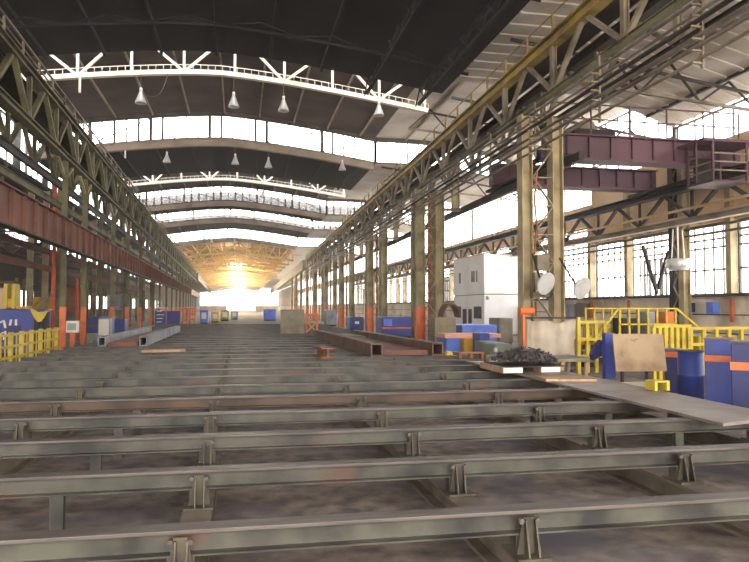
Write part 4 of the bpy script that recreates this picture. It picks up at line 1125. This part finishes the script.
# ------------------------------------------------------------------ yellow platform and railings
py0, py1 = 15.8, 17.6
xa, xb = atU(620, py0), atU(676, py0)
zd = .72
r = root('yellow_platform', 'yellow railed work platform with stair rails behind the brown sheet', 'platform', ((xa + xb) / 2, py0, 0))
MB().box(xa, py0, zd - .08, xb, py1, zd).build('deck', 'dark_steel', r)
for x in (xa + .05, (xa + xb) / 2, xb - .05):
    for y in (py0 + .05, py1 - .05): MB().box(x - .05, y - .05, 0, x + .05, y + .05, zd - .082).build('leg', 'yellow_paint', r)
n = 6
for i in range(n + 1):
    x = xa + (xb - xa) * i / n
    for y in (py0 + .03, py1 - .03): MB().box(x - .025, y - .025, zd + .002, x + .025, y + .025, zd + .84).build('railing_post', 'yellow_paint', r)
for y in (py0 + .03, py1 - .03):
    for z in (zd + .86, zd + .45): MB().box(xa - .03, y - .025, z - .02, xb + .03, y + .025, z + .02).build('railing', 'yellow_paint', r)
MB().bar((xa - .65, py0 + .03, .85), (xa - .03, py0 + .03, zd + .86), .05, .05).bar((xa - .65, py0 + .03, .85), (xa - .65, py0 + .03, 0), .05, .05).bar((xb + .9, py0 + .03, .9), (xb + .03, py0 + .03, zd + .86), .05, .05).bar((xb + .9, py0 + .03, .9), (xb + .9, py0 + .03, 0), .05, .05).build('stair_rail', 'yellow_paint', r)
st = MB()
for k in range(3): st.box(xb + .05 + k * .28, py0 + .1, .5 - k * .2, xb + .35 + k * .28, py1 - .1, .53 - k * .2)
st.build('step', 'yellow_paint', r)
# things on the platform
def onplat(name, label, cat, u0, u1, v0, m, y=16.7, z=None, grp=None):
    x0, x1 = atU(u0, y), atU(u1, y); zt = zat(v0, y, (u0 + u1) / 2)
    return tag(MB().box(x0, y, zd + .003, x1, y + .5, zt).build(name, m, loc=(x0, y, zd), bevel=.02), label, cat, grp)
onplat('dark_press', 'dark press head standing on the yellow platform by its stair rail', 'press', 622, 640, 318, 'dark_steel')
onplat('operator_console', 'grey control panel on the yellow platform between the dark press and the orange cabinet', 'control panel', 647, 655, 312, 'grey_cabinet')
onplat('orange_cabinet', 'orange cabinet on the yellow platform', 'cabinet', 665, 675, 311.5, 'orange_paint')
# long yellow railing before the wall
def railing(label, ua, ub, va, y, posts, rails=(1, .66, .33)):
    x0, x1 = atU(ua, y), atU(ub, y); h = zat(va, y, (ua + ub) / 2)
    r = root('yellow_railing', label, 'railing', (x0, y, 0), 'yellow railings of the window side')
    for i in range(posts):
        x = x0 + (x1 - x0) * i / (posts - 1)
        MB().box(x - .04, y - .04, 0, x + .04, y + .04, h).build('post', 'yellow_paint', r)
    for f in rails:
        MB().box(x0 - .03, y - .07, h * f - .035, x1 + .03, y - .042, h * f + .035).build('rail', 'yellow_paint', r)
    return r
railing('long yellow railing before the wall behind the blue bins', 690, 790, 328, 14.2, 9)
railing('dense yellow guard railing below the orange cabinet, behind the low dark blue bin', 653, 688, 326, 13.4, 7, (1, .55))
railing('yellow railing just behind the canvas screen, with a yellow machine bed behind it', 578, 604, 322, 15.25, 4)
railing('farther yellow railing seen above the machine bed beside the yellow platform', 584, 622, 327, 21.5, 6)
machine('yellow_bed', 'low yellow and rusty machine bed behind the railing at the canvas screen', 'machine', 579, 606, 339, 18.2, 1.2, 'ochre_paint', parts=(('rust_panel', .1, .8, .35, .7, .02, 'rust_bright'),))
machine('mint_box', 'pale mint box below the yellow machine bed beside the blue stand', 'box', 583, 596, 350, 16.6, .35, 'grey_green')
for k, (ua, ub, q) in enumerate(((698, 706, 'nearest the platform stair'), (713, 722, 'middle one'), (726, 737, 'nearest the picture edge'))):
    machine('yellow_block', 'low yellow machine block behind the long railing, %s' % q, 'machine', ua, ub, 335.5, 15.0, .5, 'yellow_paint', grp='yellow blocks behind the long railing')
# dark guard behind, against the wall
for k, (ua, ub, va, vb, m, q) in enumerate(((566, 574, 304, 317, 'grey_cabinet', 'grey box by the nearest double column'), (576, 586, 303, 317, 'pipe_grey', 'darker grey box beside it towards the platform'), (674, 689, 303, 312, 'blue_dark', 'dark blue box below the wall column'), (706, 713, 302, 314, 'blue_light', 'bright blue box under the window nearest the picture edge'))):
    x = XR - .3
    a, b = atX(ua, va, x), atX(ub, vb, x)
    tag(MB().box(x, min(a.y, b.y), max(b.z, 1.05), x + .26, max(a.y, b.y), a.z).build('wall_box', m, loc=(x, a.y, b.z), bevel=.01), 'wall mounted electrical box, %s' % q, 'electrical box', 'electrical boxes on the wall')
for i in (6, 8, 9, 10, 11):
    y = PIL[i]
    struct(MB().box(XR - .1, y - .07, 1.1, XR - .035, y + .07, 1.9).build('trim_%d' % (50 + i), 'orange_paint'))
    
# ------------------------------------------------------------------ hanging lamps
def lamp(u, v, y, label, s=1.0):
    x, z = atU(u, y), zat(v, y, u)
    r = root('pendant_lamp', label, 'lamp', (x, y, z), 'high bay pendant lamps')
    R = .21 * s
    MB().lathe((x, y, z), [(.05 * s, .2 * s), (.075 * s, .16 * s), (.1 * s, .08 * s), (.17 * s, -.1 * s), (R, -.2 * s), (R, -.23 * s), (R - .015, -.23 * s), (.15 * s, -.1 * s), (.06, .1 * s)], 18).build('lamp_shade', 'lamp_grey', r)
    MB().lathe((x, y, z), [(.001, .36 * s), (.05 * s, .35 * s), (.055 * s, .2 * s), (.001, .2 * s)], 10).build('socket', 'white_paint', r)
    MB().lathe((x, y, z), [(.03, .05 * s), (.08 * s, -.08 * s), (.07 * s, -.16 * s), (.001, -.2 * s)], 12).build('bulb', 'white_paint', r)
    zt = zl(x) - .42
    MB().tube((x, y, z + .355 * s), (x, y, max(zt, z + .5)), .012, 5).build('rod', 'pipe_grey', r)
    return x, z
P1 = None
for k, (u, v, y, q) in enumerate(((138, 97, 25.75, 'first at the nearest white truss, with a looped cable'), (232, 101, 25.75, 'second at the nearest white truss'), (282.5, 105, 25.75, 'third at the nearest white truss'), (379, 110, 25.75, 'one nearest the double columns at the nearest white truss'),
        (165, 158, 37.2, 'first under the nearest arched beam'), (234, 160, 37.2, 'second under the nearest arched beam'), (267.5, 163.5, 37.2, 'third under the nearest arched beam'), (342, 166, 37.2, 'one nearest the double columns under the nearest arched beam'),
        (262, 194, 47.4, 'single one at the second white truss'), (211, 241, 91.4, 'outer far one below the farthest arched beam'), (234, 242, 91.4, 'inner far one below the farthest arched beam'))):
    p = lamp(u, v, y, 'bell shaped grey pendant lamp, the %s' % q)
    if k == 0: P1 = p
mb = MB(); a = V((P1[0] + .13, 25.75, P1[1] + .1)); b = V((P1[0] + .95, 25.75, zl(P1[0] + .95) - .43))
q = []
for i in range(15):
    t = i / 14
    q.append(a.lerp(b, t) + V((.12 * math.sin(math.pi * t), 0, -.42 * math.sin(math.pi * t) * (1 - t * .3))))
mb.path(q, .014, 5)
tag(mb.build('lamp_cable', 'pipe_grey', loc=a), 'slack cable looping from the first pendant lamp to the white truss', 'cable')
for u, v0, v1, y, q in ((76, 79, 92.5, 25.8, 'below the nearest white truss'), (123, 147, 158, 37.3, 'below the nearest arched beam')):
    x = atU(u, y); z0_, z1_ = zat(v1, y, u), zl(x) - .44
    tag(MB().tube((x, y, z0_), (x, y, z1_), .045, 8).build('hanging_tube', 'truss_white', loc=(x, y, z0_)), 'short white tube hanging %s on the fence side' % q, 'tube')

# ------------------------------------------------------------------ lights and fixtures added for the warm glow of the far hall
for k in range(6):
    y = 104 + k * 22
    l = bpy.data.lights.new('far_glow_fill', 'POINT'); l.energy = 700 + 500 * k; l.color = (1, .84, .58); l.shadow_soft_size = .5
    o = bpy.data.objects.new('far_glow_fill', l); COL.objects.link(o); xk_ = -1 + (k % 2) * 2; o.location = (xk_, y, 7.55)
    if k == 0:
        fl = root('pendant_lamp', 'tiny added pendant lamp for the warm glow of the far hall', 'lamp', (xk_, y, 7.9), 'added lamps of the far hall')
        MB().lathe((xk_, y, 7.9), [(.05, .2), (.1, .1), (.2, -.1), (.24, -.2), (.22, -.2), (.1, .05)], 16).build('lamp_shade', 'lamp_grey', fl)
        MB().lathe((xk_, y, 7.9), [(.001, .02), (.08, -.05), (.07, -.12), (.001, -.16)], 12).build('bulb', 'bulb', fl)
        MB().tube((xk_, y, 8.1), (xk_, y, zl(xk_) - .16), .015, 5).build('rod', 'pipe_grey', fl)
    else: copy_tree(fl).location = (xk_, y, 7.9)
# ------------------------------------------------------------------ dust haze filling the hall
m = bpy.data.materials.new('haze'); m.use_nodes = True
nt = m.node_tree; nt.nodes.remove(nt.nodes['Principled BSDF'])
vs_ = nt.nodes.new('ShaderNodeVolumeScatter'); vs_.inputs['Density'].default_value = 0.0011; vs_.inputs['Anisotropy'].default_value = 0.45
vs_.inputs['Color'].default_value = (1, .96, .9, 1)
nt.links.new(vs_.outputs[0], nt.nodes['Material Output'].inputs['Volume'])
MATS['haze'] = m
o = MB().box(XL - .25, YB + .5, -.1, XR + .2, YE + .1, 12.75).build('haze', 'haze')
tag(o, 'thin dust haze filling the whole hall', 'haze', kind='stuff')
